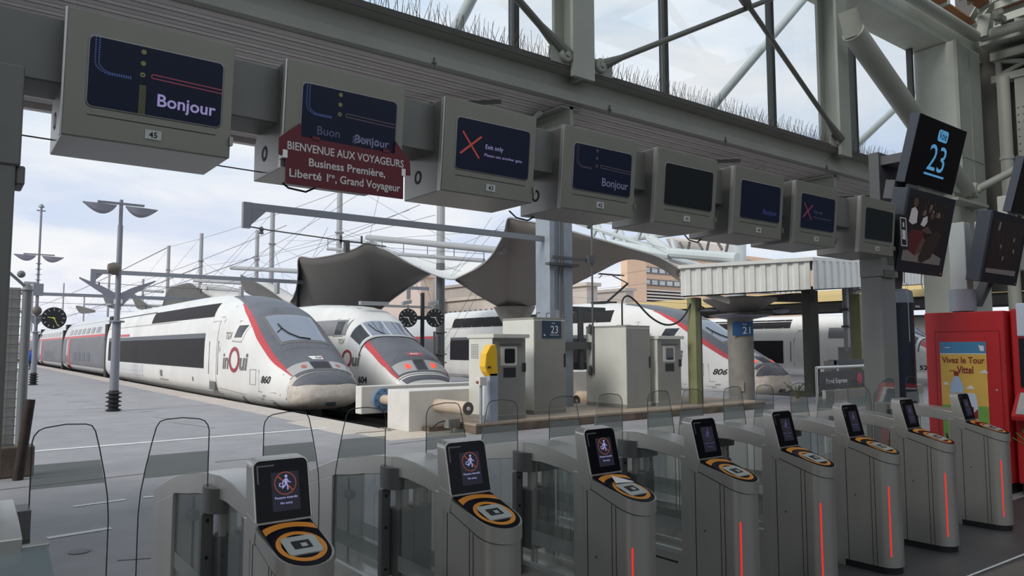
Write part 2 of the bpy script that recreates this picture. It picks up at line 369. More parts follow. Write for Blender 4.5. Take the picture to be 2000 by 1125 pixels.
    def text(s, t, o, ux, uy, size=1.0, align='l', bold=0.0, shear=0.0, mi=0, wrap=None, wide=None):
        vs, fs = text_geo(t, bold, shear)
        if not vs: return s
        x0 = min(v[0] for v in vs); x1 = max(v[0] for v in vs)
        sx = size if wide is None else wide/(x1-x0)
        off = {'l': x0, 'c': (x0+x1)/2, 'r': x1}[align]
        if wrap: return s.add([wrap((v[0]-off)*sx, v[1]*size) for v in vs], fs, mi)
        o, ux, uy = Vector(o), Vector(ux), Vector(uy)
        return s.add([o+ux*((v[0]-off)*sx)+uy*(v[1]*size) for v in vs], fs, mi)
    def build(s, name, m, parent=None, smooth=False, bevel=0.0, ang=35):
        me = bpy.data.meshes.new(name)
        if parent is not None: org = WLOC[parent.name]
        else:
            lo = [min(v[i] for v in s.v) for i in range(3)]; hi = [max(v[i] for v in s.v) for i in range(3)]
            org = V((lo[0]+hi[0])/2, (lo[1]+hi[1])/2, lo[2])
        me.from_pydata([v-org for v in s.v], [], s.f)
        ms = m if isinstance(m, (list, tuple)) else [m]
        for k in ms: me.materials.append(M[k])
        for p, i in zip(me.polygons, s.m): p.material_index = i
        me.update()
        if smooth:
            me.polygons.foreach_set('use_smooth', [True]*len(me.polygons))
            try: me.set_sharp_from_angle(angle=math.radians(ang))
            except Exception: pass
        o = bpy.data.objects.new(name, me); COL.objects.link(o)
        if parent is not None: o.parent = parent
        else: o.location = org
        WLOC[o.name] = org.copy()
        if bevel:
            b = o.modifiers.new('soft_edges', 'BEVEL'); b.width = bevel; b.segments = 2; b.limit_method = 'ANGLE'; b.angle_limit = math.radians(40)
            b.harden_normals = False
        return o

def tag(o, label, cat, group=None, kind=None):
    o['label'] = label; o['category'] = cat
    if group: o['group'] = group
    if kind: o['kind'] = kind
    return o
def thing(name, loc, label, cat, group=None):
    o = bpy.data.objects.new(name, None); COL.objects.link(o)
    o.location = loc; o.empty_display_size = 0.2
    WLOC[o.name] = Vector(loc)
    return tag(o, label, cat, group)
def struct(o):
    o['kind'] = 'structure'; return o
def copy_tree(o, loc, label, skip=()):
    r = o.copy(); COL.objects.link(r); r.location = loc; r['label'] = label
    WLOC[r.name] = Vector(loc)
    for ch in list(o.children):
        if ch in skip: continue
        c = ch.copy(); COL.objects.link(c); c.parent = r; WLOC[c.name] = Vector(loc)
        for g in list(ch.children):
            if g in skip: continue
            d = g.copy(); COL.objects.link(d); d.parent = c; WLOC[d.name] = Vector(loc)
    return r
def rrect(w, h, r, n=5, bottom=True):
    pts = []
    rb = r if bottom is True else bottom
    for cx, cy, a, rr in ((w/2, h/2, 0, r), (-w/2, h/2, 90, r), (-w/2, -h/2, 180, rb), (w/2, -h/2, 270, rb)):
        sx = math.copysign(1, cx); sy = math.copysign(1, cy)
        for i in range(n+1):
            t = math.radians(a+90*i/n)
            pts.append((cx-sx*rr+rr*math.cos(t), cy-sy*rr+rr*math.sin(t)))
    return pts
def interp(tab, x):
    if x <= tab[0][0]: return tab[0][1]
    for (a, p), (b, q) in zip(tab, tab[1:]):
        if x <= b: return p+(q-p)*(x-a)/(b-a)
    return tab[-1][1]
def lin(a, b, n): return [a+(b-a)*i/(n-1) for i in range(n)]
EX, EY, EZ = V(1, 0, 0), V(0, 1, 0), V(0, 0, 1)
random.seed(4)

# ------------------------------------------------------------------ ground, platforms, track pits
def sbox(name, mk, x0, x1, y0, y1, z0, z1, bevel=0.0):
    return struct(MB().box(x0, x1, y0, y1, z0, z1).build(name, mk, bevel=bevel))
sbox('floor', 'floor', -14, 16.5, -14, 3.25, -0.3, 0.0)
sbox('platform_head', 'asphalt', -14, 16.4, 3.25, 13.6, -0.3, 0.0)
sbox('platform_left', 'asphalt', -14, 6.45, 13.6, 190, -0.3, 0.0)
sbox('platform_edge', 'edge', 6.45, 7.3, 13.6, 190, -0.3, 0.0)
sbox('platform_edge_wall', 'pit_wall', 6.9, 7.3, 13.6, 190, -1.3, -0.3)
sbox('platform_head_right', 'asphalt', 16.4, 70, -14, 13.6, -0.3, 0.0)
sbox('platform_island', 'asphalt', 15.3, 22.75, 13.6, 190, -0.3, 0.0)
sbox('platform_island_wall', 'pit_wall', 15.3, 15.6, 13.6, 190, -1.3, -0.3)
sbox('platform_far', 'asphalt', 30.2, 39.9, 13.6, 190, -0.3, 0.0)
sbox('track_bed', 'ballast', 7.3, 15.3, 13.6, 190, -1.4, -1.05)
sbox('track_bed_right', 'ballast', 22.75, 30.2, 13.6, 190, -1.4, -1.05)
sbox('track_bed_far', 'ballast', 39.9, 80, 13.6, 190, -1.4, -1.05)
sbox('track_end_wall', 'pit_wall', 7.3, 15.3, 13.3, 13.6, -1.3, -0.3)
for xc in (8.95, 13.2, 24.5, 42.0):
    for dx in (-0.72, 0.72):
        sbox('track_rail', 'rail', xc+dx-0.035, xc+dx+0.035, 16, 188, -1.05, -0.9)
b = MB()
for i in range(24):
    for j in range(7):
        b.box(6.5+i*0.09+0.02, 6.5+i*0.09+0.055, 13.62+j*0.08, 13.62+j*0.08+0.05, 0, 0.006)
b.box(6.2, 7.28, 13.5, 16.5, -0.01, 0.003); b.box(6.5, 9.0, 12.1, 13.6, -0.01, 0.003)
for i in range(40): b.box(6.52+i*0.062, 6.55+i*0.062, 12.2, 13.5, 0, 0.007)
struct(b.build('tactile_paving', 'tactile'))
# painted lines and joints of the platform
def strip(name, p, q, w, mk, z=0.004):
    p, q = Vector(p), Vector(q); d = (q-p).normalized(); n = V(-d.y, d.x, 0)*w/2
    return struct(MB().ext([p-n+EZ*z, q-n+EZ*z, q+n+EZ*z, p+n+EZ*z], (0, 0, 0.002)).build(name, mk))
strip('platform_line', at(40, 884, Z=0), at(640, 836, Z=0), 0.16, 'line')
strip('platform_line', at(143, 990, Z=0), at(246, 976, Z=0), 0.07, 'line')
strip('platform_line', at(92, 1052, Z=0), at(217, 1032, Z=0), 0.09, 'line')
strip('platform_line', at(280, 972, Z=0), at(330, 968, Z=0), 0.08, 'line')
strip('platform_line', at(810, 1052, Z=0), at(872, 1044, Z=0), 0.08, 'line')
for p, q, w in [((0, 957), (285, 925), .03), ((420, 903), (520, 893), .03), ((230, 1095), (380, 1085), .02), ((150, 800), (210, 797), .04), ((60, 755), (140, 753), .05), ((760, 868), (850, 858), .05),
                ((275, 805), (300, 803), .06), ((340, 826), (420, 836), .05), ((300, 815), (340, 818), .05), ((100, 772), (120, 771), .1), ((130, 786), (176, 784), .07)]:
    strip('paving_joint', at(*p, Z=0), at(*q, Z=0), w, 'crack', 0.003)
struct(MB().lathe([(0.0, 0), (0.075, 0), (0.085, 0.006), (0.06, 0.008), (0.0, 0.008)], at(155, 1078, Z=0), 18).build('floor_cover', 'crack'))
b = MB()
for i in range(26):
    b.box(0.3+i*0.075, 0.33+i*0.075, 5.0, 5.18, 0, 0.006)
struct(b.build('floor_drain', 'matt_black'))
strip('floor_line', at(1870, 1135, Z=0), at(2010, 1080, Z=0), 0.02, 'line')
a_, b_, c_ = at(1905, 1128, Z=0), at(2040, 1078, Z=0), at(2060, 1200, Z=0)
struct(MB().ext([a_, b_, c_], (0, 0, 0.002)).build('floor_patch', 'floor_br'))
# concrete plinth at the head of the tracks
pl = MB().box(8.25, 17.8, 11.95, 13.3, 0.0, 0.16).box(10.95, 17.8, 13.3, 16.0, -1.05, .16)
pl = struct(pl.build('plinth_kerb', 'plinth', bevel=0.015))
struct(MB().box(8.25, 17.8, 11.95, 13.3, 0.16, 0.2).box(10.95, 17.8, 13.3, 16.0, 0.16, 0.2).build('plinth_paving', 'plinth_top'))

# ------------------------------------------------------------------ hall shell
b = MB()
for i in range(-3, 4):
    pass
hr = MB()
for k in range(7):
    y1 = 3.9-k*2.9
    hr.box(-16, 16, y1-0.8, y1, 9.0, 9.25)  # strips kept narrow so sky light reaches the hall
hr.box(-16, -5, -14, 5.7, 9.25, 9.4)  # added solid slab, out of view, that blocks sun from the gates
struct(hr.build('ceiling', 'roof_steel'))
for x in (-12, -6.5, -1, 4.5, 10.2):
    sbox('ceiling_girder', 'roof_steel', x, x+0.35, -14, 5.6, 8.3, 9.0)
sbox('wall_back', 'hall_pale', -16, 16.5, -14.3, -14, -0.3, 4.6)  # out-of-view wall, kept low to let light into the hall
sbox('wall_left_unseen', 'hall_pale', -14.3, -14, -14, 5.9, -0.3, 6.5)  # unseen wall added so gate sides reflect a wall instead of sky
# side wall on the right with its riveted stanchions, truss and arch
wr = MB().box(16.3, 16.6, -14, 6.2, 2.75, 9.2); struct(wr.build('wall_right', 'wall_dark'))
sbox('wall_right_shade', 'shel_d', 16.3, 16.6, -14, 4.2, 0, 2.75)  # dark sheet in place of the shaded openings under the wall
X0 = 16.1
b = MB()
zt, zb = at(1960, 118, X=X0).z, at(1960, 148, X=X0).z
b.box(15.95, 16.2, -6, 5.5, zt, zt+0.16); b.box(15.95, 16.2, -6, 5.5, zb-0.14, zb)
for k in range(12):
    y = 5.4-k*0.95
    b.box(16.0, 16.1, y-0.06, y+0.03, zb, zt)
    b.tube((16.05, y, zb), (16.05, y-0.95, zt), 0.05, n=6); b.tube((16.05, y, zt), (16.05, y-0.95, zb), 0.05, n=6)
struct(b.build('wall_truss', 'beam'))
b = MB().tube((15.9, 5.28, 2.2), (15.9, 5.28, zb-0.1), 0.11, n=14)
for z in (3.6, 5.2): b.lathe([(0.11, 0), (0.125, 0.01), (0.125, 0.07), (0.11, 0.08)], (15.9, 5.28, z), 14)
struct(b.build('rain_pipe', 'beam', smooth=True))
b = MB().box(15.98, 16.2, 4.95, 5.12, 2.6, zb)
for k in range(26):
    z = 2.7+k*0.14
    b.ball((15.97, 4.99, z), .018, n=6); b.ball((15.97, 5.08, z), .018, n=6)
struct(b.build('wall_stanchion', 'roof_steel'))
arch = []
for i in range(13):
    t = i/12*math.pi/2
    arch.append((16.15, 4.75-1.9*(1-math.cos(t)), 3.9+2.3*math.sin(t)))
b = MB().path(arch, 0.07, 6)
for p in arch: b.ball((16.06, p[1]-0.05, p[2]), .025, n=6)
struct(b.build('wall_arch', 'roof_steel'))
sbox('wall_panel', 'roof_steel', 16.05, 16.2, 3.2, 4.8, 3.5, 3.75)
# facade beam with sloped fascia, along the row of gates
YF = 6.0
prof = [(YF-0.02, 4.76), (YF-0.14, 4.74), (YF-0.14, 4.70), (YF, 4.68), (YF+0.0, 4.53), (YF-0.06, 4.50), (YF-0.06, 4.395), (YF+0.0, 4.385), (YF+0.5, 4.42), (YF+0.5, 4.76)]
b = MB().ext([(-14, y, z) for y, z in prof], (29.6, 0, 0))
struct(b.build('facade_beam', 'beam'))
struct(MB().box(-14, 15.6, YF-0.15, YF-0.135, 4.70, 4.765).build('trim_gutter', 'wall_dark'))
# hooks under the beam
b = MB()
for x in (3.6, 5.95, 8.1, 10.6, 13.0):
    b.box(x, x+.010, YF-.075, YF-.065, 4.36, 4.46); b.box(x-.02, x+.03, YF-.08, YF-.06, 4.40, 4.41)
struct(b.build('trim_hooks', 'spike'))
# bird spikes, too many to count
b = MB()
x = 0.8
while x < 15.5:
    for s in (-1, 1):
        l = random.uniform(.15, .24)
        p = V(x+random.uniform(-.02, .02), YF-0.08+s*0.03, 4.75)
        q = p+V(random.uniform(-.06, .06), s*.06, l)
        b.tube(p, q, 0.0035, 0.002, 3, cap=False)
    x += 0.036
sp = b.build('bird_spikes', 'spike')
tag(sp, 'thin bird deterrent spikes bristling along the top of the long facade beam', 'bird spikes', kind='stuff')
# ribbed soffit of the awning beyond the beam
b = MB().box(-14, 17, YF+0.02, 9.5, 4.40, 4.46)
y = YF+0.02
while y < 9.4:
    w = 0.155
    b.ext([(-14, y, 4.40), (-14, y+.004, 4.372), (-14, y+w*.4, 4.366), (-14, y+w*.45, 4.374), (-14, y+w*.5, 4.366), (-14, y+w-.004, 4.372), (-14, y+w, 4.40)], (31, 0, 0))
    y += 0.166
struct(b.build('awning_soffit', 'soffit'))
sbox('awning_lip', 'soffit', -14, 17, 9.46, 9.56, 4.30, 4.50)
for x0 in (-.17, 5.42, 10.97, 15.4):
    b = MB().box(x0, x0+0.05, YF+.02, 9.4, 4.14, 4.362); b.box(x0-.12, x0+.17, YF+.02, 9.4, 4.12, 4.15); b.box(x0-.12, x0+.17, YF+.02, 9.4, 4.335, 4.362)
    struct(b.build('awning_bracket', 'beam'))
for x0 in (2.2, 6.4, 10.6):
    struct(MB().tube((x0, 8.6, 4.30), (x0+2.4, YF+.2, 4.30), 0.025, n=6).build('awning_tie', 'tube_dk'))
    struct(MB().tube((x0+3.5, 7.8, 4.30), (x0+2.9, YF+.15, 4.26), 0.03, n=6).build('awning_tie', 'beam'))
# facade columns (H section), mullions and panes
def hcol(x0, x1, y0, y1, z0, z1, name, mk):
    t = 0.045; xm = (x0+x1)/2
    b = MB().box(x0, x1, y0, y0+t, z0, z1).box(x0, x1, y1-t, y1, z0, z1).box(xm-t/2, xm+t/2, y0+t, y1-t, z0, z1)
    return struct(b.build(name, mk))
hcol(5.27, 5.59, 5.79, 6.14, 4.62, 9.0, 'facade_column', 'pillar_p')
hcol(10.78, 11.1, 5.79, 6.14, 4.62, 9.0, 'facade_column', 'pillar_p')
hcol(-0.3, 0.02, 5.85, 6.2, 4.7, 9.0, 'facade_column', 'pillar_p')
b = MB()
for x in (5.36, 5.56, 10.91, 11.11):
    for z in (4.85, 6.3, 6.42, 6.6, 6.72): b.ball((x, 5.85, z), .018, n=6)
struct(b.build('column_bolts', 'steel_lite'))
for x in (2.40, 4.854, 7.347, 9.79, 12.23, 14.4):
    sbox('window_mullion', 'mullion', x-0.025, x+0.05, 6.27, 6.37, 4.7, 9.0)
xs = [-2, 0.0, 2.4, 4.854, 7.347, 9.79, 12.23, 14.4]
for i, (xa, xb) in enumerate(zip(xs, xs[1:])):
    struct(MB().box(xa+.05, xb-.03, 6.31, 6.325, 4.78, 9.0).build('window_%d' % (i+1), 'glass_win'))
# corner pillar: a box column of painted plate on plain feet
px0 = 14.62
b = MB().box(px0, 15.75, 5.6, 6.35, 0, 7.35); struct(b.build('corner_pillar', 'pillar_p', bevel=0.03))
b = MB()
b.box(15.2, 15.215, 5.585, 5.6, 0, 7.3); b.box(px0-.01, 15.76, 5.59, 5.6, 5.15, 5.165); b.box(px0-.012, px0, 5.6, 6.35, 5.15, 5.165); b.box(px0+0.0, px0+.05, 5.57, 5.62, 0, 7.35)
struct(b.build('trim_pillar_seam', 'roof_steel'))
# facade head beam and side beam meeting at the corner pillar
struct(MB().ext([(-14, y, z) for y, z in [(5.75, 7.35), (5.75, 7.85), (6.4, 7.85), (6.4, 7.35)]], (30.3, 0, 0)).build('facade_head_beam', 'pillar_p'))
struct(MB().tube((-14, 5.6, 7.9), (15.2, 5.45, 7.5), 0.10, n=12).build('facade_head_tube', 'pillar_p', smooth=True))
struct(MB().box(15.75, 16.4, -14, 5.6, 7.5, 7.95).build('side_head_beam', 'pillar_p'))
struct(MB().tube((15.3, 5.4, 7.5), (15.3, -14, 7.6), 0.10, n=12).build('side_head_tube', 'pillar_p', smooth=True))
b = MB().obox((15.15, 5.25, 7.45), (.2, 0, 0), (0, .2, 0), (.1, -.05, .45)); b.obox((15.0, 4.95, 7.62), (.25, 0, 0), (0, .16, .05), (0, 0, .10)); b.obox((15.5, 4.75, 7.6), (.25, 0, 0), (0, .16, .05), (0, 0, .10))
struct(b.build('corner_bracket', 'roof_steel'))
# skylight louvres in the roof corner: terracotta boards in pale frames
LV = [[(1832, 16), (1847, 4), (1906, 43), (1885, 54)], [(1795, -8), (1838, -12), (1850, 2), (1826, 12)], [(1880, -6), (1925, -22), (1932, 4), (1911, 18)], [(1952, 41), (2030, 14), (2034, 27), (1957, 53)],
      [(1953, 11), (2030, -18), (2030, -5), (1960, 18)], [(1858, -16), (1872, -26), (1905, -6), (1890, 2)], [(1940, -18), (1990, -40), (1994, -26), (1946, -6)]]
for k, qd in enumerate(LV):
    pts = [at(x, y, Z=7.8+.12*(i in (1, 2))) for i, (x, y) in enumerate(qd)]
    t = thing('roof_louvre', sum(pts, V(0, 0, 0))/4, 'terracotta board louvre in a pale frame under the hall roof corner', 'louvre', 'terracotta louvres in the hall roof')
    MB().ext(pts, (0, 0, .03)).build('board', 'wood', t)
    for a, c in ((0, 1), (3, 2)):
        d = (pts[c]-pts[a]); o = (pts[3-a if a == 0 else 0]-pts[a]).normalized()
        MB().obox(pts[a]-d*.12-o*.06-EZ*.06, d*1.24, o*.05, EZ*.14).build('frame', 'pillar_p', t)
for p, q in (((1925, 30), (1990, -60)), ((1890, 50), (1930, -20)), ((1936, 52), (2040, 12))):
    struct(MB().tube(at(*p, Z=7.95), at(*q, Z=8.0), .06, n=6).build('roof_rail', 'pillar_p'))
# bracing rods of the facade
def rod(p, q, r, mk, name, sleeve=None, fork=True):
    p, q = Vector(p), Vector(q); d = (q-p).normalized()
    b = MB().tube(p, q, r, n=10)
    if fork:
        b.tube(p-d*.02, p+d*.42, r*2.1, r, 10); b.tube(q+d*.02, q-d*.42, r*2.1, r, 10)
    if sleeve:
        m = p+(q-p)*sleeve; b.tube(m-d*.32, m+d*.32, r*1.9, n=10); b.tube(m-d*.45, m-d*.32, r, r*1.9, 10); b.tube(m+d*.32, m+d*.45, r*1.9, r, 10)
    return struct(b.build(name, mk, smooth=True))
rod((5.72, 5.86, 4.84), (10.9, 5.86, 7.55), 0.035, 'tube_dk', 'bracing_rod')
rod((5.6, 5.80, 8.2), (10.78, 5.80, 4.86), 0.035, 'tube_dk', 'bracing_rod', 0.5)
rod((5.22, 5.86, 4.86), (0.1, 5.86, 8.2), 0.04, 'tube_dk', 'bracing_rod')
for x in (5.72, 5.2, 10.8):
    b = MB().lathe([(0, -.03), (.07, -.03), (.085, -.015), (.085, .015), (.07, .03), (0, .03)], (x, 5.83, 4.84), 16, axis='y'); b.lathe([(0, -.05), (.03, -.05), (.03, -.02)], (x, 5.83, 4.84), 12, axis='y'); b.obox((x-.2, 5.845, 4.74), (.4, 0, 0), (0, .04, 0), (0, 0, .17))
    struct(b.build('bracing_node', 'beam', smooth=True))
# outer struts of pale round tube behind the panes
def strut(p, q, r, mk='tube_lt'): return struct(MB().tube(p, q, r, n=12).build('outer_strut', mk, smooth=True))
strut(at(876, 85, Y=7.2), at(945, -50, Y=7.2), 0.07)
strut(at(1380, 222, Y=7.2), at(1590, -25, Y=7.2), 0.07)
strut(at(1650, 305, Y=7.2), at(1830, 135, Y=7.2), 0.07)
strut(at(1655, 20, Y=5.5), at(1668, 70, Y=5.5), 0.14, 'beam')
strut(at(1666, 62, Y=5.5), at(1884, 372, Y=5.5), 0.17, 'beam')
n1 = at(1905, 372, Y=5.45)
strut(n1, (15.8, 3.2, 5.75), 0.07, 'beam')
b = MB().lathe([(0, -.05), (.13, -.05), (.15, 0), (.13, .05), (0, .05)], n1, 16, axis='y'); b.lathe([(0, -.09), (.05, -.09), (.05, -.04)], n1, 10, axis='y'); b.obox(n1+V(-.9, .02, -.12), (1.0, 0, 0), (0, .06, 0), (0, 0, .25))
b.obox(n1+V(-1.0, -.1, -.3), (1.3, 0, 0), (0, .3, 0), (0, 0, .05))
struct(b.build('bracing_node', 'pillar_p', smooth=True))

# ------------------------------------------------------------------ gantry that carries the monitors
g = thing('sign_gantry', (3.9, 3.8, 0), 'grey steel gantry on two posts spanning the whole row of numbered monitors', 'gantry')
MB().box(-1.2, 7.9, 3.68, 3.95, 2.84, 3.13).build('crossbeam', 'gantry', g, bevel=.006)
b = MB().box(-.16, 0.2, 3.6, 3.86, 0, 2.86); b.box(-.17, 0.215, 3.59, 3.87, 2.44, 2.86); b.box(0.2, .235, 3.63, 3.8, 2.37, 2.45)
b.build('post', 'gantry', g, bevel=.008)
b = MB().box(7.74, 8.05, 3.78, 4.0, 0, 2.42); b.box(7.73, 8.08, 3.76, 4.0, 2.42, 3.16)
p_ = b.build('post', 'gantry_post', g, bevel=.008); p_['label'] = 'pale grey right-hand post with a thicker head'
b = MB().box(7.76, 7.99, 3.75, 3.765, 2.41, 2.49); b.box(7.86, 7.98, 3.752, 3.765, 2.55, 2.68)
b.build('latch_plate', 'gantry', g)
MB().path([at(30, 262, Y=3.9), at(560, 344, Y=3.9)], .004, 4).build('cable', 'wire', g)
b = MB()
for x in (1.42, 3.02, 4.85):
    b.path([(x, 3.98, 2.62), (x+.06, 3.98, 2.58), (x+.16, 3.98, 2.57), (x+.25, 3.98, 2.62)], .006, 5)
b.build('cable_loop', 'wire', g)

# ------------------------------------------------------------------ overhead numbered monitors
def monitor(n, x0, x1, lab, look):
    xc = (x0+x1)/2; yb = 3.605; yt = 3.555; z0 = 2.60; z1 = 3.14
    t = thing('gate_monitor', (xc, 3.82, z0), lab, 'monitor', 'numbered monitors above the gates')
    w = x1-x0
    # front plane helper: u across, v up from lower edge
    def P(u, v, o=0.0):
        k = v/(z1-z0); return V(x0+u*w, yb+(yt-yb)*k-o, z0+v)
    b = MB().ext([(x0, yb, z0), (x0, yt, z1), (x0, 3.70, z1), (x0, 4.03, 2.80), (x0, 4.03, z0)], (w, 0, 0))
    h = b.build('housing', 'olive_side', t, bevel=.006)
    f = MB().loft([[P(0, 0, .012), P(1, 0, .012), P(1, z1-z0, .012), P(0, z1-z0, .012)], [P(0, 0, -.004), P(1, 0, -.004), P(1, z1-z0, -.004), P(0, z1-z0, -.004)]])
    fr = f.build('front_panel', 'olive', t, bevel=.004)
    MB().poly([P(.13, .097, .0128), P(.9, .097, .0128), P(.9, .101, .0128), P(.13, .101, .0128)]).build('seam', 'seam', fr)
    sw, sh = .80, .30; cu, cv = .525, .287
    pts = rrect(sw*w, sh, .022)
    ctr = P(cu, cv, .014)
    up = (P(0, 1)-P(0, 0)).normalized()
    s = MB().ext([ctr+EX*a+up*c for a, c in pts], (0, -.003, 0))
    scr = s.build('screen', 'screen' if look not in ('off',) else 'screen_off', t)
    MB().loft([[ctr+EX*a+up*c+V(0, .0005, 0) for a, c in rrect(sw*w+.014, sh+.014, .028)], [ctr+EX*a+up*c+V(0, -.0015, 0) for a, c in rrect(sw*w+.006, sh+.006, .025)]], cap=True).build('screen_rim', 'olive_side', fr)
    MB().obox(P(-.012, 0, .004), EX*.012, P(0, z1-z0)-P(0, 0), (0, .03, 0)).build('side_lip', 'steel_lite', fr)
    o = ctr-EY*.0045
    S = lambda u, v: o+EX*(u*sw*w)+up*(v*sh)      # -0.5..0.5
    def line(b, p, q, wd, mi=0):
        p, q = Vector(p), Vector(q); d = (q-p).normalized(); nn = EY.cross(d)*wd/2
        b.poly([p-nn, q-nn, q+nn, p+nn], mi)
    if look in ('bright', 'mixed', 'dim'):
        names = {'bright': ['t_bright', 'l_blue', 'l_yel', 'l_red'], 'mixed': ['t_mid', 'l_blue', 'l_yel', 'l_dim'], 'dim': ['t_mid', 'l_dim', 'l_dim', 'l_dim']}[look]
        b = MB()
        for r in (0, .022):      # dotted track that bends right
            pts = []
            for i in range(30):
                if i < 10: pts.append((-.46+r*1.2, .5-i*.035))
                else:
                    k = min(1, (i-10)/10)
                    if k < 1: pts.append((-.46+r*1.2+(.12-r)*(1-math.cos(k*math.pi/2)), .15-(.16-r)*math.sin(k*math.pi/2)))
                    else: pts.append((-.34+(i-20)*.016, -.01+r*1.0))
            for (a, c), (a2, c2) in zip(pts, pts[1:]):
                p, q = S(a, c), S(a2, c2); m = (p+q)/2; line(b, p, p+(q-p)*.62, .006)
        for k in range(3): b.ring(S(-.12, .42-k*.17), EX, up, 0 if k < 2 else .004, .011, n=14, mi=1)
        for k in range(26 if look == 'bright' else 0):
            line(b, S(-.14, -.08-k*.0165), S(-.09, -.08-k*.0165), .0022, 1)
        for dv in (-.028, .028): line(b, S(-.04, .085+dv), S(.5, .06+dv), .0055, 2)
        b.ring(S(-.04, .085), EX, up, .0055, .011, 90, 270, 10, 2)
        b.build('line_map', names[1:], scr)
        b = MB()
        if look == 'mixed':
            b.text('Bonjour', S(.43, -.36), EX, up, .062, 'r', .006); b.text('Buon', S(-.34, -.33), EX, up, .062, 'l', .006, mi=1); b.text('giorno', S(.32, -.335), EX, up, .06, 'r', .003, mi=1)
            b.build('greeting', ['t_mid', 't_dim'], scr)
        else:
            b.text('Bonjour', S(.455, -.34), EX, up, .078, 'r', .018 if look == 'bright' else .006); b.build('greeting', names[0], scr)
    if look == 'blue':
        MB().text('Bonjour', S(.42, -.32), EX, up, .06, 'r', .004).build('greeting', 't_blue', scr)
        MB().text('', S(0, 0), EX, up)
    if look in ('cross', 'cross_dim'):
        b = MB(); line(b, S(-.43, .24), S(-.20, -.24), .012); line(b, S(-.45, -.2), S(-.18, .2), .012)
        b.build('red_cross', 'l_x' if look == 'cross' else 'l_red', scr)
        MB().text('Exit only', S(-.12, -.02), EX, up, .038, 'l', .004).text('Please use another gate.', S(-.13, -.17), EX, up, .024, 'l', wide=.29).build('notice', 't_bright' if look == 'cross' else 't_dim', scr)
    pc = P(.51, .053, .014)
    pl = MB().obox(pc-EX*.034-up*.021, EX*.068, up*.042, (0, -.003, 0)).build('number_plate', 'plate', t)
    MB().text(str(n), pc-EY*.0036-up*.0125, EX, up, .036, 'c', .018).build('number', 'ink', pl)
    c = V(x0-.001, 3.86, 2.72)
    b = MB().ring(c, EY, EZ, .025, .042, n=24).ring(c-EX*.004, EY, EZ, .028, .034, n=20)
    b.build('lock_ring', 'seam', t)
    MB().lathe([(0, 0), (.005, 0), (.005, .018), (0, .018)], (x0+.03, 3.62, z1), 8).build('top_screw', 'olive_side', t)
    MB().box(x1-.008, x1+.008, 3.57, 3.60, z0+.06, z0+.10).build('catch', 'olive_side', t)
    return t
MON = [(45, .352, 1.045, 'bright', 'first monitor of the row, number 45, with a bright Bonjour beside a line map'),
       (44, 1.303, 1.97, 'mixed', 'monitor with the wine red welcome board clipped over its front, faint overlapping greetings'),
       (43, 2.236, 2.91, 'cross', 'monitor number 43 showing a clear red cross and Exit only'),
       (42, 3.155, 3.825, 'dim', 'monitor number 42 with a faint grey Bonjour and line map'),
       (41, 4.05, 4.735, 'off', 'monitor number 41 with a blank dark screen'),
       (40, 4.965, 5.645, 'blue', 'monitor number 40 with a barely lit blue Bonjour'),
       (39, 5.835, 6.52, 'cross_dim', 'monitor number 39 with a very dim red cross'),
       (38, 6.95, 7.63, 'off', 'last monitor of the row, number 38, blank and next to the gantry post')]
for n, a, c, look, lab in MON: monitor(n, a, c, lab, look)
# wine red welcome board hung on monitor 44
y = 3.555
t = thing('welcome_board', (1.64, y, 2.51), 'wine red board reading BIENVENUE AUX VOYAGEURS hung on the second monitor', 'sign board')
out = [(1.307, 2.508), (1.967, 2.508), (1.967, 2.64), (2.012, 2.646), (2.008, 2.72), (1.918, 2.822), (1.912, 2.752), (1.386, 2.757), (1.378, 2.826), (1.272, 2.735), (1.272, 2.65), (1.307, 2.644)]
MB().ext([(x, y, z) for x, z in out], (0, .012, 0)).build('board', 'sign_red', t)
b = MB(); yy = y-.0015
b.text('BIENVENUE AUX VOYAGEURS', (1.64, yy, 2.682), EX, EZ, .058, 'c', .014, wide=.655)
b.text('Business Première,', (1.64, yy, 2.612), EX, EZ, .058, 'c', .016, wide=.43)
b.text('Liberté 1', (1.325, yy, 2.545), EX, EZ, .058, 'l', .016, wide=.205); b.text('re', (1.535, yy, 2.567), EX, EZ, .034, 'l', .012, wide=.03); b.text(', Grand Voyageur', (1.568, yy, 2.545), EX, EZ, .058, 'l', .016, wide=.38)
b.build('lettering', 'sign_white', t)
for x in (1.30, 1.965): MB().box(x-.012, x+.012, y-.006, y+.05, 2.635, 2.675).build('clip', 'steel_lite', t)
for x in (1.46, 1.86): MB().box(x-.02, x+.02, y-.004, y+.02, 2.75, 2.768).build('hook', 'sign_red', t)

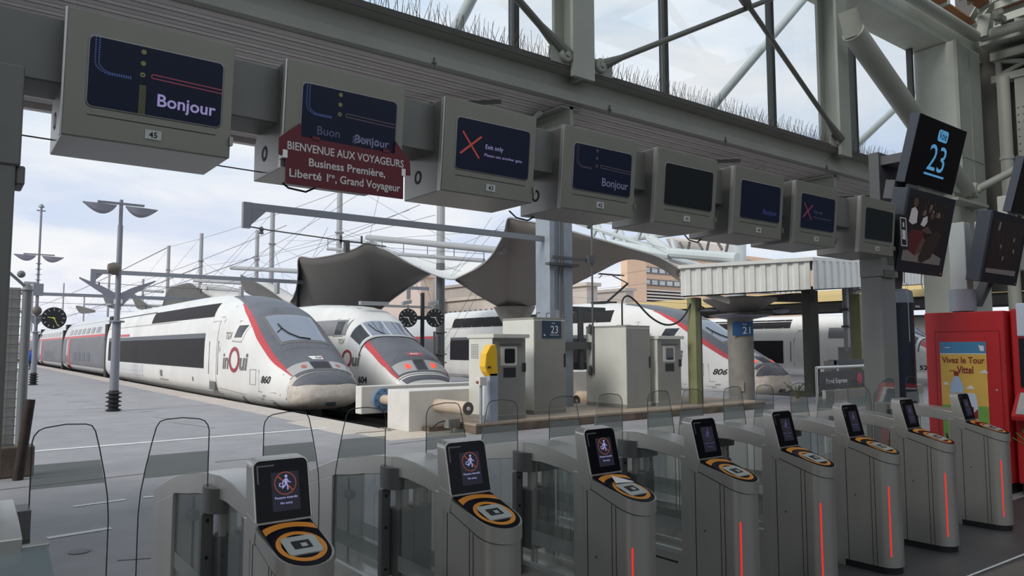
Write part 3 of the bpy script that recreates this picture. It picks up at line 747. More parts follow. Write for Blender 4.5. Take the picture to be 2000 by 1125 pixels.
# ------------------------------------------------------------------ ticket gates
HW = .115
def plan(y_straight, y_tip, w, y_back, n=14):
    """outline of the cabinet in plan, back edge first, rounded nose towards the hall"""
    pts = [(-w, y_back), (-w, y_straight)]
    for i in range(1, n):
        a = math.pi*i/n
        pts.append((-w*math.cos(a), y_straight-(y_straight-y_tip)*(math.sin(a)**.8)))
    pts += [(w, y_straight), (w, y_back)]
    return pts
OUT = [(3.10, 1.045), (3.25, 1.072), (3.4, 1.094), (3.6, 1.107), (3.8, 1.095), (4.0, 1.068), (4.18, 1.04), (4.43, .992), (4.73, .905), (4.92, .845)]
INN = [(3.10, .945), (3.32, .985), (3.5, 1.0), (3.76, .992), (4.0, .962), (4.18, .932), (4.43, .897), (4.73, .815), (4.92, .755)]
def make_gate(xc, label, left=(.295, 0), right=(.295, 0), low=False, number=None, dim=False, yend=4.92):
    t = thing('ticket_gate', (xc, 3.8, 0), label, 'ticket gate', 'ticket gates in the row')
    capz = lambda y: .812+(y-2.75)*.314
    # front cabinet
    pl = plan(2.86, 2.735, HW, 3.12)
    b = MB().loft([[(xc+x, y, .05) for x, y in pl], [(xc+x, y, capz(y)) for x, y in pl]])
    fc = b.build('front_cabinet', 'steel', t, smooth=True, ang=30)
    b = MB()
    for s in (-1, 1):
        for y in (2.865, 2.895): b.box(xc+s*HW-.0012, xc+s*HW+.0012, y, y+.004, .05, capz(y)-.004)
        b.box(xc+s*HW-.0012, xc+s*HW+.0012, 3.085, 3.09, .05, .9)
    b.loft([[(xc+x*1.008, y-.001, capz(y)-.003) for x, y in pl], [(xc+x*1.008, y-.001, capz(y)+.004) for x, y in pl]])
    b.build('seam', 'seam', fc)
    MB().loft([[(xc+x*.96, y+.01, 0) for x, y in pl], [(xc+x*.96, y+.01, .05) for x, y in pl]]).build('kick_base', 'matt_black', fc)
    for s in (-1, 1): MB().lathe([(0, -.002), (.007, -.002), (.007, .002), (0, .002)], (xc+s*HW, 3.02, .55), 10, axis='x').build('lock', 'steel_dark', fc)
    MB().box(xc-HW-.003, xc-HW+.032, 3.12, 3.2, .0, .99).build('edge_post', 'steel', t, bevel=.003)
    MB().box(xc+HW-.032, xc+HW+.003, 3.12, 3.2, .0, .99).build('edge_post', 'steel', t, bevel=.003)
    # red light strips on the chamfers of the nose
    for s in (-1,):
        a = pl[4] if s < 0 else pl[-5]
        c = V(xc+a[0]*1.0, a[1], 0)
        MB().box(c.x-.0028, c.x+.0028, c.y-.005, c.y+.004, .13, .645).build('light_strip', 'red_led', t)
    # cap with reader
    topz = lambda y: .885+(y-2.75)*.311
    ct = plan(2.86, 2.725, HW+.003, 3.13)
    if low: pass
    b = MB().loft([[(xc+x, y, capz(y)+.004) for x, y in ct], [(xc+x, y, topz(min(y, 3.06))) for x, y in ct]])
    cap = b.build('cap', 'steel', t, smooth=True, ang=30)
    sl = V(0, 1, .311).normalized(); nz_ = EX.cross(sl).normalized()
    o = V(xc, 2.862, topz(2.862))
    if not low:
        if number: MB().text(number, (xc+.075, 2.772, .845), V(.75, .55, 0).normalized(), EZ, .022, 'c', .02).build('gate_number', 'ink', cap)
        plate = MB().loft([[V(xc+x*.95, y+.006, topz(y+.006))+nz_*.0 for x, y in plan(2.86, 2.725, HW, 3.06)], [V(xc+x*.95, y+.006, topz(y+.006))+nz_*.003 for x, y in plan(2.86, 2.725, HW, 3.06)]])
        rp = plate.build('reader_plate', 'black', t)
        b = MB()
        oo = o+nz_*.0036
        b.ring(oo, EX, sl, .076, .097, n=44, sy=1.14)
        b.ring(oo, EX, sl, .152, .190, 30, 150, 30, clip=.107, sy=.98)
        b.build('orange_ring', 'orange', rp)
        b = MB().ext([oo+EX*x+sl*y for x, y in rrect(.130, .128, .012)], nz_*.006)
        b.add([oo+EX*x+sl*y+nz_*.0062 for x, y in [(-.07, -.05), (-.064, -.05), (-.064, .05), (-.07, .05), (.064, -.05), (.07, -.05), (.07, .05), (.064, .05)]], [(0, 1, 2, 3), (4, 5, 6, 7)])
        pad = b.build('reader_pad', 'pad', t)
        MB().ext([oo+EX*x+sl*y+nz_*.0062 for x, y in rrect(.074, .058, .004)], nz_*.0008).build('scanner_window', 'pad_win', pad)
        b = MB().ext([oo+EX*(x+.008)+sl*(y-.006)+nz_*.0072 for x, y in [(-.012, -.012), (.012, -.012), (.012, .014), (-.012, .014)]], nz_*.0006)
        b.build('window_glint', 'pad', pad)  # pale chip standing in for a glint in the scanner window
        # head with dark screen
        lo, hi = V(xc, 3.05, .982), V(xc, 3.112, 1.232)
        up = (hi-lo).normalized(); nn = up.cross(EX).normalized()*-1
        nn = EX.cross(up).normalized()      # pointing towards the hall
        if nn.y > 0: nn = -nn
        h = (hi-lo).length
        ctr = (lo+hi)/2
        rr = rrect(.242, h, .032, 5, bottom=.003)
        front = [ctr+EX*x+up*y for x, y in rr]
        back = [V(xc+x, 3.16+.02*(y/h+.5), (ctr+up*y).z+.006) for x, y in rr]
        hd = MB().loft([front, back]); hd.ext([(xc-.1215, 3.045, .95), (xc-.1215, 3.05, .995), (xc-.1215, 3.155, 1.02), (xc-.1215, 3.135, .92), (xc-.1215, 3.06, .90)], (.243, 0, 0))
        hd.build('head', 'steel', t, bevel=.003)
        bz = MB().ext([ctr+EX*x+up*y+nn*.001 for x, y in rrect(.226, h-.012, .026, 5, bottom=.002)], nn*.004)
        bz = bz.build('bezel', 'black', t)
        q = ctr+nn*.0055
        b = MB()
        b.poly([q+EX*x+up*y for x, y in [(-.098, .098), (-.03, .098), (-.03, .104), (-.104, .104), (-.104, .03), (-.098, .03)]])
        b.build('bracket_mark', 'steel_dark', bz)
        d = MB().ext([q+EX*(.012+x)+up*(y-.008) for x, y in rrect(.118, .158, .002, 2)], nn*.0006)
        dsp = d.build('display', 'display', bz)
        w0 = q+EX*.012+up*.024+nn*.0014
        b = MB().ring(w0, EX, up, .043, .047, n=36)
        for k in (-1,):
            b.poly([w0+EX*a+up*c for a, c in [(-.031, .035), (-.035, .031), (.031, -.035), (.035, -.031)]])
        b.build('prohibition_ring', 'pic_r2' if dim else 'pic_red', dsp)
        w1 = w0+nn*.0006
        b = MB().ring(w1+EX*.004+up*.028, EX, up, 0, .0065, n=14)
        for pts in ([(-.004, .018), (.008, .020), (.010, .002), (.002, -.004), (-.004, .002)], [(.006, .019), (.010, .017), (.016, .006), (.024, .004), (.024, .001), (.014, .001)],
                    [(-.003, .017), (-.010, .010), (-.014, .002), (-.010, .001), (-.005, .008)], [(.001, .0), (.007, .0), (.012, -.014), (.011, -.028), (.006, -.028), (.006, -.014)], [(.0, .001), (.005, -.003), (-.004, -.015), (-.014, -.022), (-.017, -.018), (-.008, -.010)]):
            b.poly([w1+EX*a+up*c for a, c in pts])
        b.poly([w1+EX*a+up*c for a, c in [(-.028, -.012), (-.024, -.010), (-.023, .0), (-.027, -.001)]]); b.poly([w1+EX*a+up*c for a, c in [(-.028, -.012), (-.012, -.016), (-.011, -.012), (-.026, -.009)]]); b.poly([w1+EX*a+up*c for a, c in [(-.012, -.016), (-.008, -.016), (-.010, .001), (-.014, .001)]]); b.poly([w1+EX*a+up*c for a, c in [(-.027, -.001), (-.010, -.002), (-.010, .001), (-.026, .002)]])
        b.build('walker_symbol', 'pic_w2' if dim else 'pic_white', dsp)
        MB().text('Passage interdit', w1-up*.062, EX, up, .013, 'c', .02, wide=.096).text('No entry', w1-up*.084, EX, up, .013, 'c', .02, wide=.052).build('notice', 'pic_w2' if dim else 'pic_white', dsp)
    else:
        # low desk with a slanting dull panel and a metal lip
        lo, hi = V(xc, 2.80, .90), V(xc, 3.14, .985)
        up = (hi-lo).normalized(); nn = EX.cross(up).normalized()
        b = MB().ext([lo+EX*-.165, lo+EX*.165, hi+EX*.165, hi+EX*-.165], nn*.02)
        b.build('desk_panel', 'teal', t, bevel=.004)
        b = MB().obox(hi+EX*-.168-nn*.02, EX*.336, up*.022, nn*.042); b.build('desk_lip', 'steel', t, bevel=.003)
    # arch from head to rear cabinet
    aw = .105 if not low else .085
    cut = lambda tb: [(y, z) for y, z in tb if y < yend-.02]+[(yend, interp(tb, yend))]
    loop = cut(OUT)+list(reversed(cut(INN)))
    yc = min(4.43, yend); full = yend > 4.5; hx = 0 if not low else .045
    b = MB().ext([(xc-aw, y, z) for y, z in loop], (2*aw, 0, 0))
    b.build('arch', 'steel', t, smooth=True, bevel=.004, ang=30)
    # rear cabinet
    b = MB() if not full else MB().ext([(xc-.112, 4.43, .04), (xc-.112, 4.43, .895), (xc-.112, 4.73, .813), (xc-.112, 4.90, .76), (xc-.112, 4.90, .04)], (.224, 0, 0))
    rc = b.build('rear_cabinet', 'steel', t, bevel=.003) if full else None
    b = MB() if not full else MB().lathe([(0, -.05), (.026, -.05), (.03, -.045), (.03, 0), (0, 0)], (xc+.0, 4.43, .772), 18, axis='y'); full and b.build('knob', 'steel_dark', rc, smooth=True)
    full and MB().box(xc-.006, xc+.006, 4.426, 4.43, .05, .87).build('door_gap', 'seam', rc)
    # low side case and glazing
    b = MB().box(xc-.1, xc+.1, 3.2, yc, .02, .36); sc = b.build('side_case', 'steel', t, bevel=.003)
    for s in (-1, 1):
        MB().box(xc+s*.1-.0015, xc+s*.1+.0015, 3.25, 3.5, .30, .312).build('slot', 'seam', sc)
        if full: MB().box(xc+s*.1-.001, xc+s*.1+.001, 3.75, 3.753, .04, .33).build('panel_gap', 'seam', sc)
        MB().box(xc+s*.095-.012, xc+s*.095+.012, 3.2, yc, .36, .39).build('bottom_rail', 'steel_lite', t)
        b = MB(); x = xc+s*.092
        pane = [(3.2, .39)]+[(y, interp(INN, y)-.004) for y in lin(3.2, yc, 9)]+[(yc, .39)]
        b.loft([[(x-.003, y, z) for y, z in pane], [(x+.003, y, z) for y, z in pane]])
        sg = b.build('side_pane', 'glass', t)
        MB().box(xc+s*.0965-.0006, xc+s*.0965+.0006, 3.2, yc, .50, .585).build('frosted_band', 'frost', sg)
    # hinge unit: cap, pipes, casings, plates
    yh = 3.70
    b = MB().box(xc+.045, xc+.15, 3.60, 3.76, .93, 1.045) if low else MB().loft([[(xc+.15*math.copysign(abs(math.cos(a))**.6, math.cos(a)), yh-.02+.10*math.copysign(abs(math.sin(a))**.7, math.sin(a)), z) for a in [i*math.pi/14 for i in range(28)]] for z in (.93, 1.045)])
    b.build('hinge_cap', 'steel_dark', t, smooth=True)
    b = MB()
    for dx, dy in ((-.072, -.06), (-.02, -.03), (.035, -.06), (.075, -.03)) if not low else ((.085, -.05),): b.tube((xc+dx, yh+dy, .78), (xc+dx, yh+dy, .93), .021, n=10)
    b.tube((xc+hx*1.9, yh, 0), (xc+hx*1.9, yh, .46), .022, n=10)
    b.build('hinge_pipe', 'steel', t, smooth=True)
    low or MB().box(xc-.098, xc-.003, yh-.10, yh+.03, .46, .82).build('motor_casing', 'steel_dark', t, bevel=.008)
    MB().box(xc+.003+hx, xc+.098, yh-.085, yh+.04, .46, .83).build('motor_casing', 'steel_dark', t, bevel=.008)
    for s, dw in ((-1, left), (1, right)):
        if dw is None: continue
        wd, _ = dw
        b = MB().box(min(xc+s*.104, xc+s*.158), max(xc+s*.104, xc+s*.158), yh-.02, yh+.02, .3, .92)
        hp = b.build('hinge_plate', 'steel_dark', t, bevel=.003)
        b = MB()
        for z in (.89, .72, .5): b.lathe([(0, -.004), (.009, -.004), (.009, 0), (0, 0)], (xc+s*.132, yh-.02, z), 10, axis='y')
        b.build('plate_screw', 'matt_black', hp)
        xa = s*(.13 if not low else .15)
        def q(u, z): return V(xc+xa+s*u, yh, z)
        o2 = [(0, .3), (0, 1.305), (.006, 1.33), (.022, 1.352), (.045, 1.362), (.12, 1.372), (.195, 1.368), (.217, 1.36), (.232, 1.335), (.25, 1.26), (.272, 1.15), (.288, 1.05), (.295, .95), (.295, .36), (.288, .33), (.262, .3)]
        k = wd/.295
        if wd > .4:
            o2 = [(0, .3), (0, 1.30), (.008, 1.335), (.03, 1.36), (.08, 1.365), (.15, 1.345), (.22, 1.30), (.265, 1.26), (.285, 1.22), (.295, 1.14), (.295, .36), (.288, .33), (.262, .3)]
        o2 = [(a*k, z) for a, z in o2]
        gd = MB().ext([q(a, z)+EY*-.005 for a, z in o2], (0, .010, 0)).build('glass_door', 'glass', t)
        MB().path([q(a, z) for a, z in [(0, .9)]+o2[1:]], .0027, 5).build('glass_edge', 'glass_edge', gd)
        xin = lambda z: interp(sorted([(zz, aa) for aa, zz in o2[-9:]]), z)
        MB().ext([q(0.002, 1.11), q(xin(1.11)-.004, 1.11), q(xin(1.21)-.004, 1.21), q(.002, 1.21)], (0, .0065, 0)).add([], []).build('frosted_band', 'frost', gd)
    return t
KX = [1.148, 2.08, 3.0, 3.93, 4.815, 5.755, 6.715]
LBL = ['nearest ticket gate with the largest No entry screen, under monitor 45', 'ticket gate stamped 44, right of the nearest lit No entry gate', 'third ticket gate, stamped 43, with a paper ticket lying on its reader',
       'fourth ticket gate from the left, next to the one with the paper ticket', 'fifth ticket gate from the left, under monitor 41', 'sixth ticket gate from the left, one before the gate at the wide passage', 'seventh ticket gate, left side of the wide passage', 'last ticket gate of the row, in front of the red machine']
for i, x in enumerate(KX):
    make_gate(x, LBL[i], right=(.295, 0) if i < 6 else (.43, 0), number=str(45-i), dim=i > 2)
make_gate(7.885, LBL[7], left=(.43, 0), right=(.295, 0), number='38', dim=True, yend=3.765)
make_gate(.16, 'ticket gate without a screen head, its slanting grey panel beside the left gantry post', left=None, low=True, yend=3.56)
# small ticket left on the reader of the third gate
tk = MB(); c = V(3.0, 2.885, .885+(2.885-2.75)*.311)+V(0, -.311, 1).normalized()*.014
sl = V(0, 1, .311).normalized()
tk.ext([c+EX*-.055+sl*.045, c+EX*.075+sl*.03, c+EX*-.01+sl*.13], V(0, -.311, 1).normalized()*.0012)
tag(tk.build('paper_ticket', 'sign_white'), 'white folded paper ticket lying on the reader of the third gate', 'ticket')

# ------------------------------------------------------------------ high speed trains
class Train:
    """power car with its nose at ytip, standing along +Y; s runs back from the nose tip"""
    def __init__(s, xc, ytip, top, bot, wid, zc, ex, dz=0.0):
        s.xc, s.y0, s.top, s.bot, s.wid, s.zc, s.ex, s.dz = xc, ytip, top, bot, wid, zc, ex, dz
    def par(s, d): return interp(s.top, d), interp(s.bot, d), interp(s.wid, d), interp(s.zc, d), interp(s.ex, d)
    def zt(s, d, x):
        t, b, w, c, n = s.par(d); k = min(1, abs(x)/w)
        return c+(t-c)*(1-k**n)**(1/n)
    def hw(s, d, z):
        t, b, w, c, n = s.par(d)
        if z >= c:
            k = min(1, (z-c)/max(1e-4, t-c)); return w*max(0, 1-k**n)**(1/n)
        k = min(1, (c-z)/max(1e-4, c-b)); return w*max(0, 1-k**3.2)**(1/3.2)
    def side(s, y, z, e=.006, sg=-1): return V(s.xc+sg*(s.hw(y-s.y0, z)+e), y, z+s.dz)
    def topp(s, f, d, e=.006):
        w = s.par(d)[2]; x = f*w; z = s.zt(d, x)
        # push along an approximate normal
        h = .02; zx = (s.zt(d, min(w*.999, x+h))-s.zt(d, max(-w*.999, x-h)))/(2*h); zs = (s.zt(d+h, x)-s.zt(max(0, d-h), x))/(2*h)
        n = V(-zx, -zs, 1).normalized()
        return V(s.xc+x, s.y0+d, z+s.dz)+n*e
    def body(s, ds, nu=26):
        loops = []
        for d in ds:
            t, b, w, c, n = s.par(d); l = []
            for i in range(2*nu):
                a = math.pi*(i+.5)/nu
                ca, sa = math.cos(a), math.sin(a)
                if sa >= 0: l.append(V(s.xc+w*math.copysign(abs(ca)**(2/n), ca), s.y0+d, c+(t-c)*abs(sa)**(2/n)+s.dz))
                else: l.append(V(s.xc+w*math.copysign(abs(ca)**(2/3.2), ca), s.y0+d, c-(c-b)*abs(sa)**(2/3.2)+s.dz))
            loops.append(l)
        return MB().loft(loops)
    def srect(s, b, y0, y1, z0, z1, n=10, m=5, mi=0, e=.006, skew=0.0):
        b.grid(lambda u, v: s.side(y0+(y1-y0)*u+skew*(v-.5), z0+(z1-z0)*v, e), lin(0, 1, n), lin(0, 1, m), mi); return b
    def trect(s, b, fa, fb, d0, d1, n=12, m=12, mi=0, e=.006):
        """patch on the upper surface, bounded by width fractions fa(d), fb(d)"""
        A = fa if callable(fa) else (lambda d: fa); B = fb if callable(fb) else (lambda d: fb)
        b.grid(lambda u, v: s.topp(A(d0+(d1-d0)*u)*(1-v)+B(d0+(d1-d0)*u)*v, d0+(d1-d0)*u, e), lin(0, 1, n), lin(0, 1, m), mi); return b
    def sline(s, b, pts, r=.012, mi=0):
        b.path([s.side(y, z, .002) for y, z in pts], r, 4, mi); return b
    def stext(s, b, t, y, z, size, bold=.0, shear=0.0, mi=0, align='c', wide=None):
        b.text(t, None, None, None, size, align, bold, shear, mi, wrap=lambda x, h: s.side(y-x, z+h, .012), wide=wide); return b

DS = [0.0, .03, .08, .15, .25, .4, .6, .85, 1.1, 1.4, 1.8, 2.2, 2.7, 3.2, 3.8, 4.5, 5.3, 6.2, 7.3, 8.5, 10, 12, 15, 18, 22, 26, 29]
DS = sorted(set(DS+[x*.2 for x in range(4, 40)]))

def bogies(T, ys, root):
    for y in ys:
        b = MB().box(T.xc-1.25, T.xc+1.25, y-1.7, y+1.7, -.75+T.dz, -.35+T.dz)
        for dy in (-1.15, 1.15): b.lathe([(0, -1.2), (.46, -1.2), (.46, 1.2), (0, 1.2)], (T.xc, y+dy, -.48), 20, axis='x')
        for dy in (-1.5, -.75, .75, 1.5): b.box(T.xc-1.36, T.xc-1.2, y+dy-.14, y+dy+.14, -.7, -.12)
        b.build('bogie', 't_under', root)

def logo(T, y, z, k, root, name='operator_logo'):
    """TGV over a big word with a ring for its O"""
    b = MB()
    T.stext(b, 'TGV', y+.72*k, z+.95*k, .36*k, 0, 0, 0, 'c', .62*k)
    T.stext(b, 'in', y+.86*k, z-.04*k, .78*k, .02, .12, 0, 'c', .62*k)
    b.add(*ringgeo(T, y, z+.27*k, .47*k, .33*k, k)); b.m[-40:] = [1]*40
    T.stext(b, 'ui', y-.90*k, z-.04*k, .78*k, .03, .12, 0, 'c', .74*k)
    b.build(name, ['t_line', 't_darkred'], root)
def ringgeo(T, y, z, r1, r0, k, n=40):
    vs = []
    for i in range(n):
        a = 2*math.pi*i/n
        for r in (r1, r0): vs.append(T.side(y-r*1.08*math.cos(a), z+r*.90*math.sin(a), .012))
    return vs, [(2*i, 2*i+1, (2*i+3) % (2*n), (2*i+2) % (2*n)) for i in range(n)]

def duplex_nose(T, root, lampmat, number, detail=True, yb=None, stripe_to=5.4):
    F = lambda tab: (lambda d: interp(tab, d))
    fo = F([(.55, .80), (1.0, .80), (2.0, .80), (3.0, .76), (4.0, .70), (5.2, .60), (7.4, .42)])
    b = MB(); T.trect(b, lambda d: -fo(d), fo, .50, 7.3, 40, 24, 0, .012); h = b.build('nose_hood', 't_hood', root, smooth=True)
    b = MB()
    fs = lambda d: fo(d)+interp([(.66, .04), (1.5, .085), (3, .10), (4.6, .08), (stripe_to, .03)], d)
    T.trect(b, lambda d: -fs(d), lambda d: -fo(d), .66, stripe_to, 40, 4, 0, .014); T.trect(b, fo, fs, .66, stripe_to, 40, 4, 0, .014)
    b.build('red_stripe', 't_red', root, smooth=True)
    fv = lambda d: interp([(.10, .30), (.13, .55), (.18, .74), (.25, .86), (.34, .93), (.46, .96)], d)
    b = MB(); T.trect(b, lambda d: -fv(d), fv, .10, .46, 16, 26, 0, .014)
    b.build('nose_visor', 't_hood', root, smooth=True)
    T2_ = Train(T.xc, T.y0-.004, T.top, T.bot, [(d, w+.005) for d, w in T.wid], T.zc, T.ex)
    T2_.body([d for d in DS if d <= .6]).build('nose_cap', 't_grime', root, smooth=True, ang=50)
    # windscreen with its frame, wiper below
    b = MB(); T.trect(b, -.60, .60, 1.98, 3.62, 20, 20, 0, .016); fr = b.build('windscreen_frame', 't_line', root, smooth=True)
    b = MB(); T.trect(b, lambda d: -interp([(2, .54), (3.6, .54)], d), lambda d: interp([(2, .54), (3.6, .54)], d), 2.08, 3.53, 20, 20, 0, .024); b.build('windscreen', 't_glass', fr, smooth=True)
    b = MB().path([T.topp(f, d, .05) for f, d in [(-.38, 3.0), (-.36, 2.75), (-.28, 2.45), (-.1, 2.2), (.15, 2.12)]], .022, 5)
    b.path([T.topp(f, d, .04) for f, d in [(-.5, 2.6), (-.36, 2.75), (-.28, 2.45)]], .016, 5); b.build('wiper', 'matt_black', root)
    b = MB(); T.trect(b, -.62, .62, 1.72, 1.93, 6, 14, 0, .016)
    for f in (-.5, -.25, 0, .25, .5): b.ball(T.topp(f, 1.83, .01), .02, n=6, mi=1)
    b.build('windscreen_sill', ['t_hood', 't_line'], root)
    b = MB()
    hatch = [(-.26, 4.3), (.26, 4.3), (.26, 5.1), (-.26, 5.1), (-.26, 4.3)]
    b.path([T.topp(f, d, .004) for f, d in hatch], .012, 4); b.path([T.topp(f, interp([(-.8, .95), (-.5, 1.55), (0, 1.72), (.5, 1.55), (.8, .95)], f), .004) for f in lin(-.8, .8, 17)], .014, 4)
    b.path([T.topp(f, .62-.2*abs(f)**2*0, .004) for f in lin(-.9, .9, 15)], .016, 4)
    T.sline(b, [(T.y0+.55, .55), (T.y0+.62, .2), (T.y0+.8, -.05)], .014)
    b.build('panel_joint', 't_line', root)
    for sg in (-1, 1):
        b = MB(); T.trect(b, sg*.27, sg*.82, .60, .98, 8, 12, 0, .018); hl = b.build('headlight', 'lamp_cl', root, smooth=True)
        c = [T.topp(sg*.46+.07*math.cos(a), .78+.075*math.sin(a), .026) for a in lin(0, 6.2, 15)]
        MB().poly(c).build('tail_lamp', lampmat, hl)
    b = MB()
    for i in range(16):
        f = -.24+i*.03; T.trect(b, f, f+.018, .62, .96, 4, 2, 0, .02)
    b.build('nose_grille', 'matt_black', root)
    b = MB(); T.trect(b, lambda d: interp([(1.08, -.12), (1.27, -.18)], d), .17, 1.08, 1.27, 4, 8, 0, .018); T.trect(b, .08, .19, 1.17, 1.21, 4, 5, 1, .022); T.trect(b, -.02, .12, 1.13, 1.16, 2, 5, 2, .022); T.trect(b, -.02, .06, 1.20, 1.225, 2, 5, 2, .022); b.build('operator_plate', ['white', 't_red', 'ink'], root)
    b = MB().ext([T.topp(f, d, .0) for f, d in [(-.1, .04), (.1, .04)]]+[V(T.xc+.12, T.y0-.0, .02), V(T.xc-.12, T.y0, .02)], (0, .02, 0)) if False else MB().box(T.xc-.13, T.xc+.13, T.y0-.02, T.y0+.1, -.02, .1)
    b.build('coupler_slot', 'matt_black', root)
    # flank details
    y = T.y0
    b = MB()
    T.srect(b, y+3.75, y+4.65, 1.92, 2.48, 6, 6, 0, .010, skew=-.25); T.srect(b, y+3.88, y+4.52, 2.0, 2.40, 6, 6, 1, .014, skew=-.22)
    b.build('cab_window', ['t_white', 't_glassd'], root)
    b = MB(); T.sline(b, [(y+3.68, 2.52), (y+4.5, 2.55), (y+4.75, 1.88), (y+3.95, 1.85), (y+3.68, 2.52)], .014)
    T.sline(b, [(y+1.2, 1.3), (y+1.12, .35), (y+2.25, .35), (y+2.3, 1.0), (y+1.75, 1.62), (y+1.2, 1.3)], .012)
    T.sline(b, [(y+.95, .9), (y+.9, .3), (y+1.0, -.15)], .012); T.sline(b, [(y+2.5, 1.0), (y+2.5, .55), (y+2.95, .55), (y+2.95, 1.0), (y+2.5, 1.0)], .010)
    T.sline(b, [(y+6.0, .1), (y+6.0, 1.6), (y+5.9, 2.6), (y+5.6, 3.1)], .014); T.sline(b, [(y+2.0, .15), (y+4, .22), (y+6, .3)], .010)
    b.build('hatch_joint', 't_line', root)
    b = MB(); T.stext(b, number, y+1.78, .62, .30, .02, .35, 0, 'c', .62); T.stext(b, 'SNCF', y+1.9, .2, .10, 0, 0, 0, 'c'); b.build('car_number', 'ink', root)
    b = MB(); T.sline(b, [(y+1.35, .12), (y+2.2, .12), (y+2.2, -.02), (y+1.35, -.02), (y+1.35, .12)], .010); b.build('builder_plate', 't_line', root)
    # crew door with handrails and step
    b = MB(); T.srect(b, y+6.35, y+7.05, .55, 2.55, 3, 8, 0, .012); dr = b.build('crew_door', 't_white', root)
    b = MB(); T.sline(b, [(y+6.3, .5), (y+6.3, 2.6), (y+7.1, 2.6), (y+7.1, .5)], .014)
    for yy in (6.18, 7.25): T.sline(b, [(y+yy, .75), (y+yy, 1.9)], .022)
    b.build('handrail', 't_line', dr)
    b = MB(); p = T.side(y+6.7, .35); b.box(p.x-.06, p.x+.1, y+6.35, y+7.05, .22, .5); b.build('door_step', 'steel_dark', root)

# ---- nearest train, number 860
TOP = [(0, .30), (.05, .52), (.15, .70), (.3, .86), (.5, 1.0), (.75, 1.13), (1.0, 1.27), (1.4, 1.47), (1.7, 1.64), (2.0, 1.84), (2.7, 2.24), (3.4, 2.66), (4.15, 3.0), (5.0, 3.24), (6.2, 3.46), (7.5, 3.6), (9, 3.69), (11, 3.73), (40, 3.73)]
BOT = [(0, .22), (.05, .06), (.15, -.02), (.4, -.10), (1, -.17), (2.5, -.25), (6, -.25), (40, -.15)]
WID = [(0, .42), (.05, .66), (.15, .84), (.3, .97), (.6, 1.10), (1.0, 1.2), (1.8, 1.31), (3, 1.39), (5, 1.44), (7, 1.45), (40, 1.45)]
ZC = [(0, .27), (.3, .33), (1, .45), (3, .7), (6, .9), (40, 1.0)]
EXP = [(0, 2.0), (.5, 2.4), (2, 3.0), (4, 3.3), (7, 3.3), (12, 3.3), (40, 3.3)]
T1 = Train(8.95, 20.3, TOP, BOT, WID, ZC, EXP)
root = thing('high_speed_train', (8.95, 34, -1.05), 'nearest white train, number 860, with chipped red nose stripe and double-deck coaches behind', 'train', 'trains at the platforms')
bd = T1.body([d for d in DS if d <= 28.4]+[28.4]).build('power_car_body', 't_white', root, smooth=True, ang=50)
duplex_nose(T1, root, 'lamp_redoff', '860')
logo(T1, 24.75, 1.02, .98, root)
b = MB(); T1.srect(b, 28.2, 47.9, .93, 2.02, 40, 4, 0, .012); T1.srect(b, 28.2, 47.9, 2.02, 2.2, 40, 3, 1, .012)
b.build('side_band', ['t_band', 't_bandtop'], root)
b = MB(); T1.srect(b, 27.6, 37.5, 2.78, 3.28, 30, 6, 0, .012)
gr_ = b.build('roof_louvre', 't_band', root)
b = MB()
for k in range(11):
    yy = 27.6+k*.99
    T1.sline(b, [(yy, 2.78), (yy, 3.28)], .015)
for z in (2.86, 2.94, 3.02, 3.1, 3.18, 3.26): T1.sline(b, [(27.6, z), (32.5, z), (37.5, z)], .006)
b.build('louvre_slat', 't_bandtop', gr_)
b = MB(); T1.sline(b, [(26.3, 2.73), (34, 2.73), (48.6, 2.73)], .012); T1.sline(b, [(37.5, 3.3), (44, 3.3), (48, 3.3)], .035); T1.sline(b, [(41, 2.73), (41, 3.25)], .012); T1.sline(b, [(26.2, .12), (34, .1), (48.6, .1)], .015); T1.sline(b, [(38.6, .85), (37.4, .12)], .012)
b.build('body_joint', 't_line', root)
b = MB(); T1.srect(b, 38.6, 48.5, .14, .84, 14, 4, 0, .008); b.build('grey_lower_panel', 't_coachw', root)
b = MB(); T1.srect(b, 42.2, 46.8, 2.24, 2.36, 8, 2, 0, .01); T1.srect(b, 34.6, 35.0, .45, .72, 3, 3, 1, .01); T1.stext(b, '93 8730 860', 34.4, .28, .12, 0, 0, 1, 'c', 1.5); T1.srect(b, 29.6, 29.75, .42, .58, 2, 2, 1, .01)
b.build('side_marking', ['t_red', 't_line'], root)
bogies(T1, [25.6, 44.5], root)
b = MB().box(7.65, 10.2, 27.6, 43, -.75, -.12); b.build('underframe', 't_under', root)
for yy in (26.5, 29.8):
    pass
b = MB()
for yy, x in ((27.2, 8.5), (24.8, 8.95)):
    b.ext([(x-.05, yy, 3.5), (x+.05, yy, 3.5), (x+.05, yy+.25, 3.5), (x-.05, yy+.25, 3.5)], (0, 0, .38))
b.build('roof_aerial', 'mast', root)
